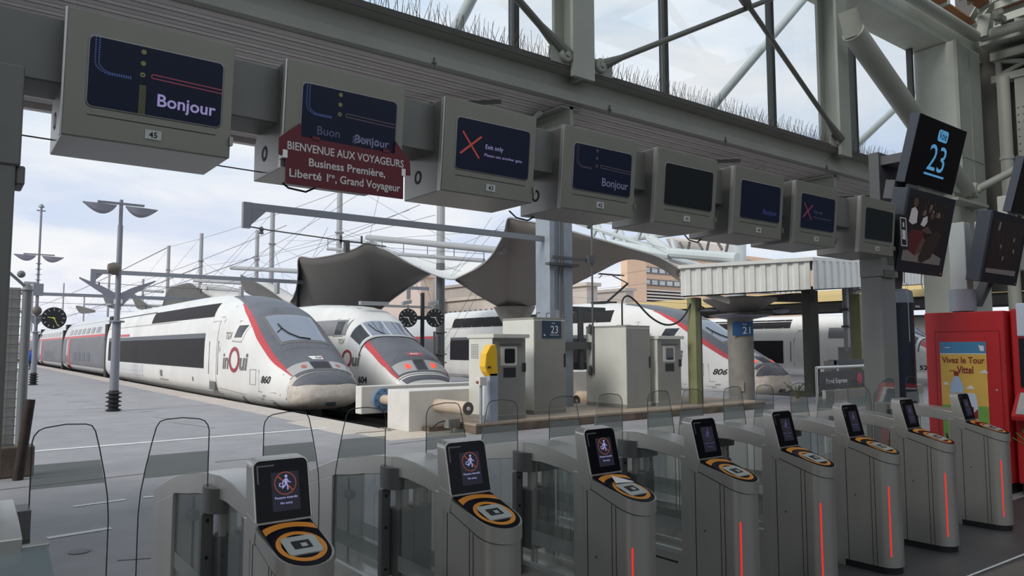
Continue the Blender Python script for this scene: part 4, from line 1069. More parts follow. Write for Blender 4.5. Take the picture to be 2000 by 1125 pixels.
# coaches: double-deck, grey below and pale above
def coach(T, y0, y1, root, first):
    Tc = Train(T.xc, y0, [(0, 3.72), (200, 3.72)], [(0, -.1), (200, -.1)], [(0, 1.45), (200, 1.45)], [(0, 1.0), (200, 1.0)], [(0, 2.9), (200, 2.9)])
    n = y1-y0
    cb = Tc.body([0, .02, n*.25, n*.5, n*.75, n-.02, n], 70).build('coach_body', 't_coachw', root, smooth=True, ang=50)
    b = MB(); Tc.srect(b, y0+.05, y1-.05, .42, 2.34, 20, 14, 0, .016); b.build('lower_deck_cladding', 't_coach', cb)
    b = MB(); Tc.srect(b, y0+.05, y1-.05, 2.36, 2.50, 20, 3, 0, .018); b.build('red_stripe', 't_red', cb)
    for k in range(7 if first else 9):
        yy = y0+2.6+k*2.05
        Tc.srect(MB(), yy, yy+1.3, 2.60, 2.98, 3, 8, 0, .018).build('upper_deck_window', 't_glassd', cb)
    for k in range(6):
        yy = y0+5.2+k*2.05
        if yy+1.4 < y1-4.6: Tc.srect(MB(), yy, yy+1.4, .75, 1.35, 3, 4, 0, .026).build('lower_deck_window', 't_bandtop', cb)
    b = MB(); Tc.sline(b, [(y0+.2, 1.42), (y1-.2, 1.42)], .012); Tc.sline(b, [(y0+.2, 3.3), (y1-.2, 3.3)], .012)
    for z in lin(.45, 1.35, 10): Tc.sline(b, [(y0+3.6, z), (y0+4.3, z)], .018)
    for z in lin(1.7, 2.9, 12): Tc.sline(b, [(y0+1.9, z), (y0+2.4, z)], .016)
    b.build('ladder_mark', 't_line', cb)
    yd = y1-3.2
    Tc.srect(MB(), yd, yd+1.0, .1, 2.3, 3, 10, 0, .028).build('coach_doorway', 't_glassd', cb); Tc.srect(MB(), yd-.95, yd-.05, .15, 2.3, 3, 10, 0, .028).build('coach_door', 't_red', cb)
    bogies(Tc, [y0-.1], root)
    MB().box(T.xc-1.2, T.xc+1.2, y0+3, y1-3, -.8, -.1).build('coach_underframe', 't_under', cb)
    MB().box(T.xc-1.41, T.xc+1.41, y0-.75, y0+.05, -.3, 3.05).box(T.xc-1.2, T.xc+1.2, y0-.75, y0+.05, 3.05, 3.5).build('gangway_bellows', 't_under', root)
coach(T1, 49.5, 68.5, root, True)
for k in range(4): coach(T1, 69.4+k*19.6, 88.3+k*19.6, root, False)

# ---- second train, number 604: older nose with an upright wrap-round windscreen
def classic_nose(T, root, number, lampmat='lamp_red'):
    fo = lambda d: interp([(.3, .86), (.6, .86), (1.2, .84), (2.0, .76), (2.7, .70)], d)
    b = MB(); T.trect(b, lambda d: -fo(d), fo, .36, 2.62, 24, 24, 0, .010); b.build('nose_hood', 't_hood', root, smooth=True)
    fs = lambda d: fo(d)+interp([(.36, .05), (1.2, .08), (2.7, .13)], d)
    b = MB(); T.trect(b, lambda d: -fs(d), lambda d: -fo(d), .36, 2.62, 24, 6, 0, .02); T.trect(b, fo, fs, .36, 2.62, 24, 6, 0, .02); b.build('red_stripe', 't_red', root, smooth=True)
    b = MB(); T.trect(b, -.88, .88, .08, .24, 8, 22, 0, .006); b.build('nose_visor', 't_hood', root, smooth=True)
    # dark ledge and windscreen panes
    b = MB().path([T.topp(f, 2.66, .0) for f in lin(-.97, .97, 25)], .03, 6); b.build('windscreen_ledge', 'matt_black', root)
    b = MB(); T.trect(b, -.97, .97, 2.72, 3.62, 14, 36, 0, .010); fr = b.build('windscreen_surround', 't_coachw', root, smooth=True)
    b = MB(); T.trect(b, -.55, -.03, 2.78, 3.56, 10, 12, 0, .02); T.trect(b, .03, .55, 2.78, 3.56, 10, 12, 0, .02); b.build('windscreen', 't_glass', fr, smooth=True)
    for sg in (-1, 1):
        b = MB(); T.trect(b, sg*.62, sg*.90, 2.80, 3.54, 10, 10, 0, .02); b.build('corner_pane', 't_glassd', fr, smooth=True)
    b = MB()
    for sg in (-1, 1): b.path([T.topp(sg*.29, d, .016) for d in lin(2.8, 3.55, 6)], .012, 4)
    b.path([T.topp(f, d, .03) for f, d in [(-.45, 3.4), (-.36, 3.0), (-.2, 2.78)]], .018, 4); b.build('wiper', 'matt_black', fr)
    b = MB(); b.path([T.topp(f, interp([(-.85, .75), (-.4, 1.22), (0, 1.3), (.4, 1.22), (.85, .75)], f), .004) for f in lin(-.85, .85, 17)], .014, 4); b.path([T.topp(f, .3, .004) for f in lin(-.9, .9, 15)], .016, 4)
    b.path([T.topp(f, d, .004) for f, d in [(-.3, 4.6), (.3, 4.6), (.25, 6.0), (-.25, 6.0), (-.3, 4.6)]], .012, 4); b.path([V(T.xc+.1, T.y0-.02, z) for z in (.05, .35)], .012, 4)
    b.build('panel_joint', 't_line', root)
    for sg in (-1, 1):
        b = MB(); T.trect(b, sg*.2, sg*.82, .42, .82, 8, 12, 0, .016); hl = b.build('headlight', 'lamp_cl', root, smooth=True)
        MB().poly([T.topp(sg*.42+.085*math.cos(a), .62+.10*math.sin(a), .026) for a in lin(0, 6.2, 15)]).build('tail_lamp', lampmat, hl)
    b = MB()
    for i in range(10): T.trect(b, -.15+i*.031, -.15+i*.031+.018, .46, .84, 4, 2, 0, .012)
    b.build('nose_grille', 'matt_black', root)
    b = MB(); T.trect(b, -.22, .24, .98, 1.14, 4, 10, 0, .010)
    b.text('SNCF', None, None, None, .11, 'c', .03, .2, 1, wrap=lambda x, h: T.topp(x/1.0, 1.02+h, .016)); b.build('operator_plate', ['t_red', 'white'], root)
    y = T.y0
    b = MB(); T.srect(b, y+4.2, y+4.75, 2.16, 2.66, 4, 6, 0, .026); b.build('cab_window', 't_glassd', root)
    b = MB(); T.srect(b, y+3.9, y+7.6, 2.12, 2.72, 12, 8, 0, .016); b.build('cab_grey_patch', 't_grey', root)
    b = MB(); T.sline(b, [(y+1.3, 1.4), (y+1.25, .35), (y+2.75, .35), (y+2.9, 1.55), (y+2.6, 1.7), (y+1.3, 1.4)], .012); T.sline(b, [(y+.9, 1.3), (y+.95, .2), (y+1.0, -.1)], .012); T.sline(b, [(y+4.1, 2.75), (y+4.85, 2.75), (y+4.85, 2.08), (y+4.1, 2.08), (y+4.1, 2.75)], .012); T.sline(b, [(y+3.9, 2.4), (y+3.85, 1.2), (y+3.8, .1)], .012)
    T.sline(b, [(y+1.3, .12), (y+2.2, .12), (y+2.2, -.04), (y+1.3, -.04), (y+1.3, .12)], .010)
    b.build('hatch_joint', 't_line', root)
    b = MB(); T.stext(b, number, y+2.3, .42, .32, .025, 0, 0, 'c', .62); b.build('car_number', 'ink', root)

TOP2 = [(0, .3), (.04, .5), (.12, .64), (.3, .78), (.5, .93), (.75, 1.15), (1.0, 1.40), (1.3, 1.56), (1.8, 1.76), (2.3, 1.93), (2.68, 2.06), (2.74, 2.12), (3.2, 2.40), (3.62, 2.68), (4.0, 2.98), (4.5, 3.17), (5.2, 3.29), (6.5, 3.40), (8.5, 3.5), (12, 3.52), (40, 3.52)]
WID2 = [(0, .6), (.04, .85), (.12, 1.0), (.3, 1.12), (.7, 1.22), (1.4, 1.32), (2.5, 1.38), (4, 1.42), (6, 1.44), (40, 1.44)]
EXP2 = [(0, 2.2), (.5, 2.6), (2.5, 3.0), (2.7, 3.6), (3.6, 3.4), (4.5, 3.2), (8, 3.2), (40, 3.3)]
DS2 = sorted(set(DS+[2.66, 2.68, 2.74, 3.62]))
T2 = Train(13.2, 21.9, TOP2, BOT, WID2, ZC, EXP2)
root = thing('high_speed_train', (13.2, 33, -1.05), 'second train, number 604, with lit red tail lamps and a wrap-round windscreen', 'train', 'trains at the platforms')
T2.body([d for d in DS2 if d <= 22]+[22.5]).build('power_car_body', 't_white', root, smooth=True, ang=50)
classic_nose(T2, root, '604')
logo(T2, 25.45, 1.05, .78, root)
b = MB(); T2.srect(b, 30, 43, .93, 2.02, 20, 4); b.build('side_band', 't_band', root)
bogies(T2, [27.2, 40], root)
MB().box(12.6, 13.8, 26, 26.2, 3.3, 3.44).build('roof_aerial', 'mast', root)
T2c = Train(13.2, 45, [(0, 3.3), (200, 3.3)], [(0, -.1), (200, -.1)], [(0, 1.45), (200, 1.45)], [(0, 1.0), (200, 1.0)], [(0, 3), (200, 3)])
T2c.body([0, 40, 80, 120]).build('coach_body', 't_coachw', root, smooth=True, ang=50)

# ---- third train, number 806, on the far side of the island platform
T3 = Train(24.5, 15.7, TOP, BOT, WID, ZC, EXP)
root = thing('high_speed_train', (24.5, 30, -1.05), 'third train, number 806, beyond the cabinets, its sharp nose pointing at the round column', 'train', 'trains at the platforms')
T3.body([d for d in DS if d <= 22]+[21.5]).build('power_car_body', 't_white', root, smooth=True, ang=50)
duplex_nose(T3, root, 'lamp_red', '806')
logo(T3, 20.4, 1.05, .98, root)
b = MB(); T3.srect(b, 23.4, 36, .93, 2.05, 24, 4); T3.srect(b, 23.4, 36, 2.05, 2.2, 24, 3, 1); b.build('side_band', ['t_band', 't_bandtop'], root)
b = MB(); T3.srect(b, 23.2, 36, 2.75, 3.28, 30, 6); gr_ = b.build('roof_louvre', 't_band', root)
b = MB()
for k in range(14): T3.sline(b, [(23.2+k*.98, 2.75), (23.2+k*.98, 3.28)], .018)
b.build('louvre_slat', 't_coachw', gr_)
b = MB(); T3.sline(b, [(21.5, 2.7), (36.8, 2.7)], .012); T3.sline(b, [(21.5, .12), (36.8, .12)], .012); b.build('body_joint', 't_line', root)
bogies(T3, [20.8, 33.5], root)
pa = MB().tube((24.3, 24.6, 3.7), (24.3, 23.2, 4.5), .05, n=6); pa.tube((24.3, 23.2, 4.5), (24.3, 24.2, 4.95), .03, n=6); pa.tube((23.5, 24.2, 4.98), (25.1, 24.2, 4.98), .03, n=6); pa.tube((23.5, 24.0, 4.95), (23.3, 24.0, 4.75), .02, n=5); pa.tube((23.6, 24.4, 4.98), (25.0, 24.4, 4.98), .02, n=5); pa.box(23.9, 24.7, 24.3, 25.2, 3.66, 3.75)
pa.build('pantograph', 'matt_black', root)
T3c = Train(24.5, 37.4, [(0, 3.6), (200, 3.6)], [(0, -.1), (200, -.1)], [(0, 1.45), (200, 1.45)], [(0, 1.0), (200, 1.0)], [(0, 3), (200, 3)])
cb = T3c.body([0, 30, 60, 90, 120], 70).build('coach_body', 't_coachw', root, smooth=True, ang=50)
b = MB(); T3c.srect(b, 37.5, 110, .4, 2.15, 10, 12, 0, .02); T3c.srect(b, 37.5, 110, 2.15, 2.3, 10, 3, 1, .02); b.build('side_cladding', ['t_coach', 't_red'], cb)
for k in range(16): T3c.srect(MB(), 39+k*3.1, 41.2+k*3.1, .95, 1.9, 2, 6, 0, .03).build('coach_window', 't_glassd', cb)

# ---- fourth and fifth trains, seen behind the shelter
T4 = Train(42, 15.4, TOP2, BOT, WID2, ZC, EXP2)
root = thing('high_speed_train', (42, 26, -1.05), 'fourth train, white with a black side window, seen through the shelter posts', 'train', 'trains at the platforms')
T4.body([d for d in DS2 if d <= 22]+[22]).build('power_car_body', 't_white', root, smooth=True, ang=50)
classic_nose(T4, root, '524')
logo(T4, 21.0, .95, .85, root)
b = MB(); T4.srect(b, 25.9, 31.5, .62, 2.0, 8, 4, 0, .012); b.build('side_band', 't_band', root)
b = MB(); T4.srect(b, 25.5, 38, 2.75, 3.28, 20, 4); gr_ = b.build('roof_louvre', 't_band', root)
b = MB()
for k in range(10): T4.sline(b, [(26+k*1.3, 2.75), (26+k*1.3, 3.28)], .02)
b.build('louvre_slat', 't_coachw', gr_)
b = MB(); T4.srect(b, 24.2, 25.1, .55, 2.5, 3, 6, 0, .012); dr = b.build('crew_door', 't_white', root)
b = MB(); T4.sline(b, [(24.15, .5), (24.15, 2.0), (24.4, 2.6), (24.9, 2.6), (25.2, 2.0), (25.2, .5)], .02)
for yy in (24.0, 25.4): T4.sline(b, [(yy, .75), (yy, 1.95)], .035)
b.build('handrail', 't_line', dr)
T5 = Train(52, 11.6, TOP, BOT, WID, ZC, EXP)
root = thing('high_speed_train', (52, 20, -1.05), 'farthest train, a white nose showing between the blue mast and the red machine', 'train', 'trains at the platforms')
T5.body([d for d in DS if d <= 22]+[20]).build('power_car_body', 't_white', root, smooth=True, ang=50)
duplex_nose(T5, root, 'lamp_red', '815')

# ------------------------------------------------------------------ buffers at the head of the tracks
t = thing('buffer_stop', (8.8, 13.5, 0), 'white concrete buffer block with a beige ram standing before the nearest train', 'buffer')
MB().box(7.42, 10.3, 13.1, 14.0, 0, .81).build('block', 'concrete', t, bevel=.012)
MB().box(7.72, 8.9, 12.82, 13.15, 0, .1).build('footing', 'plinth', t)
def ram(x, y0, y1, z, r, t):
    b = MB().lathe([(0, y0), (r, y0), (r, y1), (0, y1)], (x, 0, z), 22, axis='y'); o = b.build('ram', 'ram', t, smooth=True)
    b = MB().lathe([(0, y0-.012), (r*.92, y0-.012), (r*.92, y0-.002), (0, y0-.002)], (x, 0, z), 20, axis='y'); b.build('ram_cap', 'ram_end', o)
    b = MB().lathe([(0, y0-.03), (r*.3, y0-.03), (r*.3, y0-.01), (0, y0-.01)], (x, 0, z), 12, axis='y'); b.build('ram_stud', 'concrete', o)
ram(8.1, 12.0, 13.15, .50, .13, t)
t = thing('buffer_beam', (9.2, 15.7, -1.05), 'long white buffer beam with a blue flange facing the train nose', 'buffer')
MB().box(7.55, 11.2, 15.5, 15.8, .17, .80).build('beam', 'concrete', t, bevel=.02)
b = MB().lathe([(0, 0), (.24, 0), (.26, -.02), (.26, -.06), (0, -.06)], (8.1, 15.5, .48), 26, axis='y')
fl = b.build('flange', 'flange', t, smooth=True)
b = MB()
for k in range(8): b.lathe([(0, -.08), (.022, -.08), (.022, -.05), (0, -.05)], (8.1+.21*math.cos(k*.785), 15.5, .48+.21*math.sin(k*.785)), 8, axis='y')
b.build('bolt', 'hcol_dk', fl)
MB().lathe([(0, 13.98), (.115, 13.98), (.115, 15.45), (0, 15.45)], (8.1, 0, .48), 20, axis='y').build('ram', 'ram', t, smooth=True)
MB().box(8.6, 8.9, 15.55, 15.75, -1.05, .2).box(10.2, 10.5, 15.55, 15.75, -1.05, .2).build('support', 'pit_wall', t)
t = thing('buffer_stop', (13.9, 14.7, 0.2), 'white buffer block with two beige rams right of the steel column', 'buffer')
MB().box(12.75, 15.0, 15.25, 15.9, .2, 1.0).build('block', 'concrete', t, bevel=.012)
ra, rb = at(1125, 783, Y=14.6), at(1178, 778, Y=14.3)
ram(ra.x, 14.6, 15.3, ra.z, .15, t); ram(rb.x, 14.3, 15.3, rb.z, .16, t)
# small things standing by the buffer
c = at(834, 838, Z=0.0)
t = thing('junction_box', (8.02, 12.45, 0), 'small grey junction box with a cable on the paving by the buffer block', 'box')
MB().box(7.9, 8.17, 12.38, 12.55, .10, .27).build('case', 'box_grey', t, bevel=.006)
MB().box(7.94, 7.97, 12.36, 12.38, .0, .2).box(8.06, 8.09, 12.36, 12.38, .0, .2).build('leg', 'steel_dark', t)
b = MB().path([(7.92, 12.5, .25), (7.8, 12.6, .2), (7.7, 12.75, .06)], .015, 6).path([(8.1, 12.38, .12), (8.16, 12.34, .06), (8.26, 12.32, .04)], .01, 6)
b.build('cable', 'rubber', t)
t = thing('guard_post', (8.42, 12.35, .0), 'thin white post with a square head and red button before the yellow terminal', 'post')
b = MB().tube((8.40, 12.0, .2), (8.40, 12.0, .95), .03, n=12); b.build('shaft', 'bluegrey', t)
b = MB().box(8.33, 8.5, 11.93, 12.07, .93, 1.1); hd = b.build('head', 'concrete', t, bevel=.006)
b = MB().ball((8.31, 12.0, 1.0), .03); b.build('button', 'lamp_redoff', hd)
t = thing('yellow_terminal', (8.72, 12.1, .2), 'yellow curved ticket terminal on a blue-grey post beside the cream cabinet', 'terminal')
MB().box(8.62, 8.82, 12.0, 12.2, .2, 1.16).build('post', 'bluegrey', t, bevel=.004)
pr = [(8.54, 1.2), (8.50, 1.3), (8.53, 1.55), (8.64, 1.72), (8.76, 1.74), (8.80, 1.6), (8.82, 1.1), (8.62, 1.1)]
hd = MB().ext([(x, 12.0, z) for x, z in pr], (0, .2, 0)).build('hood', 'yellow', t, bevel=.015)
MB().box(8.56, 8.64, 11.985, 12.0, 1.27, 1.30).build('slot', 'seam', hd)
# cabinets on the plinth
def cabinet(x0, x1, y0, y1, h, lab, window, roofed, name='electrical_cabinet'):
    t = thing(name, ((x0+x1)/2, (y0+y1)/2, .2), lab, 'cabinet')
    bd = MB().box(x0, x1, y0, y1, .2, .2+h-.05).build('body', 'cab', t, bevel=.006)
    b = MB().box(x0-.005, x1+.005, y0-.005, y1, .2, .29); b.build('base', 'cab_dk', t)
    if roofed: MB().box(x0-.03, x1+.05, y0-.08, y1+.03, .2+h-.05, .2+h+.03).build('roof', 'cab', t, bevel=.005)
    else: MB().box(x0-.0, x1+.0, y0-.0, y1, .2+h-.05, .2+h).build('roof', 'cab_dk', t, bevel=.003)
    dr = MB().box(x0+.015, x1-.015, y0-.012, y0, .31, .2+h-.07).build('door', 'cab_dk', t, bevel=.003)
    b = MB()
    if window:
        xm = (x0+x1)/2; zc = .2+h-.42; w = (x1-x0)*.33
        MB().box(xm-w*.75-.02, xm+w*.75-.02, y0-.02, y0-.012, zc-.2, zc+.2).build('window_frame', 'cab', dr, bevel=.003)
        MB().ext([(xm-.0+a, y0-.024, zc+c) for a, c in rrect(w*.95, .30, .04)], (0, .004, 0)).build('door_window', 't_glassd', dr)
        MB().box(xm-w*1.0, xm+w*1.05, y0-.05, y0-.012, zc+.23, zc+.25).build('rain_strip', 'hcol_dk', dr)
        MB().box(xm-w*.55, xm+w*.55, y0-.018, y0-.012, zc-.44, zc-.24).build('notice', 'matt_black', dr)
    b = MB().box(x1-.1, x1-.02, y0-.04, y0-.01, .2+h-.75, .2+h-.57) if window else MB().box(x1-.06, x1-.015, y0-.03, y0-.01, .2+h*.48, .2+h*.62)
    b.build('handle', 'matt_black', dr)
    return t, bd
t, bd = cabinet(8.86, 9.72, 12.25, 13.1, 1.72, 'cream cabinet with a small window in its grey door, beside the yellow terminal', True, True)
b = MB()
for i in range(4):
    for j in range(9): b.box(8.855, 8.86, 12.75+i*.07, 12.80+i*.07, 1.45+j*.035, 1.462+j*.035)
b.build('vent_slot', 'hcol_dk', bd)
b = MB().obox((8.853, 12.4, .92), (0, .1, 0), (0, .02, .1), (.004, 0, 0)); b.build('sticker', 'lamp_redoff', bd)
b = MB()
for z in (.5, 1.0, 1.75): b.tube((8.87, 12.24, z), (8.87, 12.24, z+.1), .014, n=8)
b.build('door_hinge', 'hcol_dk', bd)
t, bd = cabinet(10.35, 11.28, 12.75, 13.9, 2.14, 'tall grey cabinet with the navy track 23 sign on its door', False, False)
s = MB().box(10.58, 11.14, 12.725, 12.738, 1.88, 2.27).build('track_sign', 'blue_sign', t)
b = MB().text('23', (10.93, 12.722, 1.99), EX, EZ, .24, 'c', .0).box(10.80, 11.06, 12.72, 12.724, 1.945, 1.955).text('Voie', (10.9, 12.722, 2.2), EX, EZ, .05, 'c', .01)
b.poly([(10.62, 12.722, 1.93), (10.68, 12.722, 1.93), (10.62, 12.722, 1.98)])
b.build('sign_figures', 'white', s)
b = MB()
for x in (10.5, 10.8, 11.1): b.path([(x, 13.2, 2.34), (x, 13.2, 2.46), (x+.1, 13.2, 2.47)], .012, 5)
b.build('lifting_eye', 'hcol_dk', t)
t, bd = cabinet(13.1, 13.95, 12.6, 14.0, 2.0, 'plain tall cream cabinet left of its windowed neighbour', False, False)
t, bd = cabinet(14.15, 15.05, 12.55, 13.3, 1.72, 'second windowed grey cabinet, beside the olive shelter post', True, True)
cp = [V(13.6, 13.2, 2.18), V(13.6, 13.2, 2.55), V(13.62, 13.2, 2.85), V(13.75, 13.15, 2.97), V(13.95, 13.08, 2.85), V(14.3, 12.9, 2.45), V(14.65, 12.75, 2.25), V(15.0, 12.65, 2.28), V(15.25, 12.55, 2.5), V(15.42, 12.5, 2.8)]
cq = []
for i in range(len(cp)-1):
    a, p, c, d = cp[max(i-1, 0)], cp[i], cp[i+1], cp[min(i+2, len(cp)-1)]
    for k in range(4):
        u = k/4; cq.append(.5*((2*p)+(c-a)*u+(2*a-5*p+4*c-d)*u*u+(3*p-a-3*c+d)*u**3))
b = MB().path(cq+[cp[-1]], .025, 6)
tag(b.build('cable', 'rubber'), 'black cable looping from the plain cabinet to the shelter post', 'cable')
# steel column that carries the catenary beam
t = thing('catenary_column', (12.2, 14.2, .2), 'tall blue-grey steel column with tension rods between the cabinets', 'column')
b = MB().box(11.85, 12.0, 13.95, 14.5, .2, 7.5).box(12.27, 12.6, 13.95, 14.5, .2, 7.5).box(12.0, 12.27, 14.2, 14.26, .2, 7.5)
b.build('shaft', 'hcol', t)
b = MB().box(12.45, 12.62, 13.94, 14.0, .2, 7.5); 
MB().box(12.02, 12.26, 14.02, 14.1, .3, 2.6).build('weight_guide', 't_pane', t)
MB().box(12.0, 12.27, 14.05, 14.15, 2.6, 7.5).build('rear_channel', 'bluegrey', t)
b = MB().tube((12.14, 13.9, 1.2), (12.14, 13.9, 7), .03, n=8).tube((12.22, 13.88, 2.0), (12.22, 13.88, 7), .022, n=8).tube((12.07, 13.86, .9), (12.14, 13.9, 2.2), .028, n=6)
b.tube((13.05, 13.7, 1.0), (13.05, 13.7, 5.6), .025, n=8)
b.build('tension_rod', 'wire', t)
b = MB()
for x, z in ((12.14, 2.2), (12.1, .95), (13.05, .95), (13.05, 4.7), (12.14, 4.9), (13.05, 2.0)): b.lathe([(0, 0), (.045, .02), (.06, .08), (.04, .16), (.05, .22), (0, .28)], (x, 13.8, z), 10)
b.build('insulator', 'hcol_dk', t, smooth=True)
b = MB().box(11.75, 13.1, 13.72, 13.8, 3.85, 3.92).box(11.7, 12.7, 13.8, 13.95, 3.7, 3.76).box(12.9, 13.1, 13.65, 13.75, 3.8, 4.0)
b.box(12.2, 13.1, 13.8, 13.95, 1.62, 1.8).box(12.2, 13.8, 14.1, 14.3, 1.1, 1.3).box(12.6, 14.0, 14.2, 14.32, 2.58, 2.72).box(12.8, 12.92, 13.9, 14.0, 1.1, 2.7)
b.build('bracket', 'hcol_dk', t)
# catenary beams: long arm with a down-turned end
def cat_arm(y, x0, x1, z, lab, drop=.42, th=.16):
    t = thing('catenary_beam', ((x0+x1)/2, y, z), lab, 'catenary beam', 'catenary beams over the tracks')
    b = MB().box(x0+th, x1, y-th*.4, y+th*.4, z, z+th).box(x0-.02, x0+th, y-th*.42, y+th*.42, z-drop, z+th+.005)
    b.ext([(x0+th, y-.05, z), (x0+th+.3, y-.05, z), (x0+th, y-.05, z-.3)], (0, .1, 0))
    b.build('arm', 'lamp_post', t)
    b = MB().path([(x0+.15, y, z-drop+.03), (x0+.5, y, z-drop-.0), (x0+(x1-x0)*.4, y, z-drop-.12)], .014, 5)
    b.lathe([(0, 0), (.05, .02), (.03, .06), (.05, .1), (.03, .14), (0, .16)], (x0+.35, y, z-drop-.1), 8)
    k = x0+(x1-x0)*.26
    b.box(k, k+.5, y-.02, y+.02, z-drop-.1, z-drop-.07).box(k, k+.04, y-.02, y+.02, z-drop-.14, z-drop+.03).box(k+.47, k+.5, y-.02, y+.02, z-drop-.1, z-drop+.06).box(k+.1, k+.2, y-.05, y+.05, z-drop-.3, z-drop-.08)
    b.build('insulator', 'wire', t)
    return t
cat_arm(14.2, 4.42, 12.0, 4.32, 'nearest catenary beam, running from the blue-grey column to a hooked end in the sky', .36, .13)
cat_arm(40, 5.4, 24, 5.2, 'middle catenary beam, crossing behind the nearer street lamp', .45, .2)
cat_arm(66, 3.2, 40, 5.6, 'farther catenary beam, low above the coaches on the left', .5, .24)

# ------------------------------------------------------------------ platform lamps and clocks
def fins(b, x, y, z0, r, n, h):
    for k in range(n): b.lathe([(r*.6, 0), (r, h*.25), (r, h*.35), (r*.62, h*.6), (r*.6, h)], (x, y, z0+k*h), 18)
def platform_lamp(x, y, top, zl, zw, lab, half, shade_z):
    t = thing('platform_lamp', (x, y, 0), lab, 'lamp', 'platform lamps')
    b = MB(); fins(b, x, y, 0, .2, 5, .11); b.build('base', 'rubber', t, smooth=True)
    b = MB().tube((x, y, .5), (x, y, 2.35), .115, .105, n=16).tube((x, y, 2.35), (x, y, zl), .075, .065, n=14).tube((x, y, zl), (x, y, top), .05, .045, n=12)
    b.lathe([(.1, 0), (.2, .02), (.2, .05), (.1, .07)], (x, y, 2.35), 18); b.build('pole', 'lamp_post', t, smooth=True)
    b = MB().box(x-half*.62, x+half*.62, y-.05, y+.05, shade_z+.22, shade_z+.27); b.build('crossbar', 'lamp_post', t)
    for s in (-1, 1):
        loops = []
        for i in range(13):
            k = i/12; u = x+s*(half*.12+half*.88*k); dip = .30*math.sin(math.pi*min(1, k*1.02))**.8*(1-.35*k)
            w = .16*math.sin(math.pi*(.08+.86*k))+.01
            zt = shade_z+.17-.02*s*k
            loops.append([V(u, y-w, zt), V(u, y-w*.7, zt-dip*.75), V(u, y, zt-dip-.004), V(u, y+w*.7, zt-dip*.75), V(u, y+w, zt), V(u, y, zt+.03)])
        MB().loft(loops).build('lamp_shade', 'lamp_shade', t, smooth=True)
    for s in (-1, 1):
        b = MB().loft([[V(x, y-.02, zw-.45), V(x, y+.02, zw-.45), V(x, y+.02, zw), V(x, y-.02, zw)], [V(x+s*half*.4, y-.02, zw+.0), V(x+s*half*.4, y+.02, zw+.0), V(x+s*half*.4, y+.02, zw+.2), V(x+s*half*.4, y-.02, zw+.2)],
                       [V(x+s*half, y-.02, zw+.38), V(x+s*half, y+.02, zw+.38), V(x+s*half, y+.02, zw+.42), V(x+s*half, y-.02, zw+.42)]])
        b.build('reflector_wing', 'lamp_shade', t)
    return t
t = platform_lamp(3.66, 22.3, 5.7, 5.0, 3.12, 'nearer grey platform lamp with two crescent shades and black finned foot', .92, 5.35)
b = MB().lathe([(0, -.14), (.12, -.14), (.17, -.02), (.17, .1), (.1, .16), (0, .16)], (3.52, 22.2, 3.8), 16, axis='x'); b.build('loudspeaker', 'ram_end', t, smooth=True)
b = MB().box(3.55, 3.6, 22.17, 22.185, 2.0+.85, 2.98).box(3.72, 3.76, 22.17, 22.185, 2.87, 2.98); b.build('sticker', 'white', t)
t = platform_lamp(3.28, 40, 8.1, 4.6, 3.1, 'farther platform lamp with a taller mast and a black clock on its pole', .98, 5.7)
b = MB().tube((3.28, 40, 4.6), (3.28, 40, 8.2), .05, .04, n=10).lathe([(0, 0), (.12, .03), (.1, .12), (0, .2)], (3.28, 40, 8.1), 10).box(3.1, 3.45, 39.97, 40.03, 7.95, 8.0)
for z in (4.75, 5.0, 5.25, 5.5): b.lathe([(.05, 0), (.14, .02), (.05, .05)], (3.28, 40, z), 10)
b.box(3.1, 3.5, 39.85, 40.1, 4.05, 4.6); b.build('mast_top', 'lamp_post', t, smooth=False)
b = MB().ball((3.28, 39.85, 3.35), .2, .2, .22); b.build('globe', 'ram_end', t, smooth=True)
def clock(c, r, d, parent, lab=None, hands='hand'):
    """double-faced round clock facing the hall"""
    c = Vector(c); n = V(-c.x, -c.y, 0).normalized(); ux = V(-n.y, n.x, 0)
    if ux.dot(CR) < 0: ux = -ux
    ring = lambda rr, o: [c+n*o+ux*rr*math.cos(a)+EZ*rr*math.sin(a) for a in [i*math.pi/20 for i in range(40)]]
    t = MB().loft([ring(r, -d), ring(r, d*.6), ring(r*.95, d)]).build('clock_case', 'matt_black', parent, smooth=True)
    f = MB().poly(ring(r*.93, d+.004)).build('clock_face', 'face', t)
    b = MB(); o = c+n*(d+.01)
    for k in range(12):
        a = k*math.pi/6; dr = ux*math.sin(a)+EZ*math.cos(a); pr = ux*math.cos(a)-EZ*math.sin(a)
        b.poly([o+dr*r*.68-pr*r*.02, o+dr*r*.88-pr*r*.02, o+dr*r*.88+pr*r*.02, o+dr*r*.68+pr*r*.02])
    b.build('hour_mark', 'tick', t)
    b = MB(); o = c+n*(d+.016)
    for a, l, w in ((math.radians(-80), .5, .035), (math.radians(155), .78, .028)):
        dr = ux*math.sin(a)+EZ*math.cos(a); pr = ux*math.cos(a)-EZ*math.sin(a)
        b.poly([o-dr*r*.12-pr*r*w, o+dr*r*l-pr*r*w*.6, o+dr*r*l+pr*r*w*.6, o-dr*r*.12+pr*r*w])
    b.build('clock_hand', hands, t)
    return t
clock((3.92, 39.5, 3.02), .50, .08, t)
MB().tube((3.3, 40, 3.05), (3.75, 39.6, 3.05), .05, n=8).build('clock_arm', 'lamp_post', t)
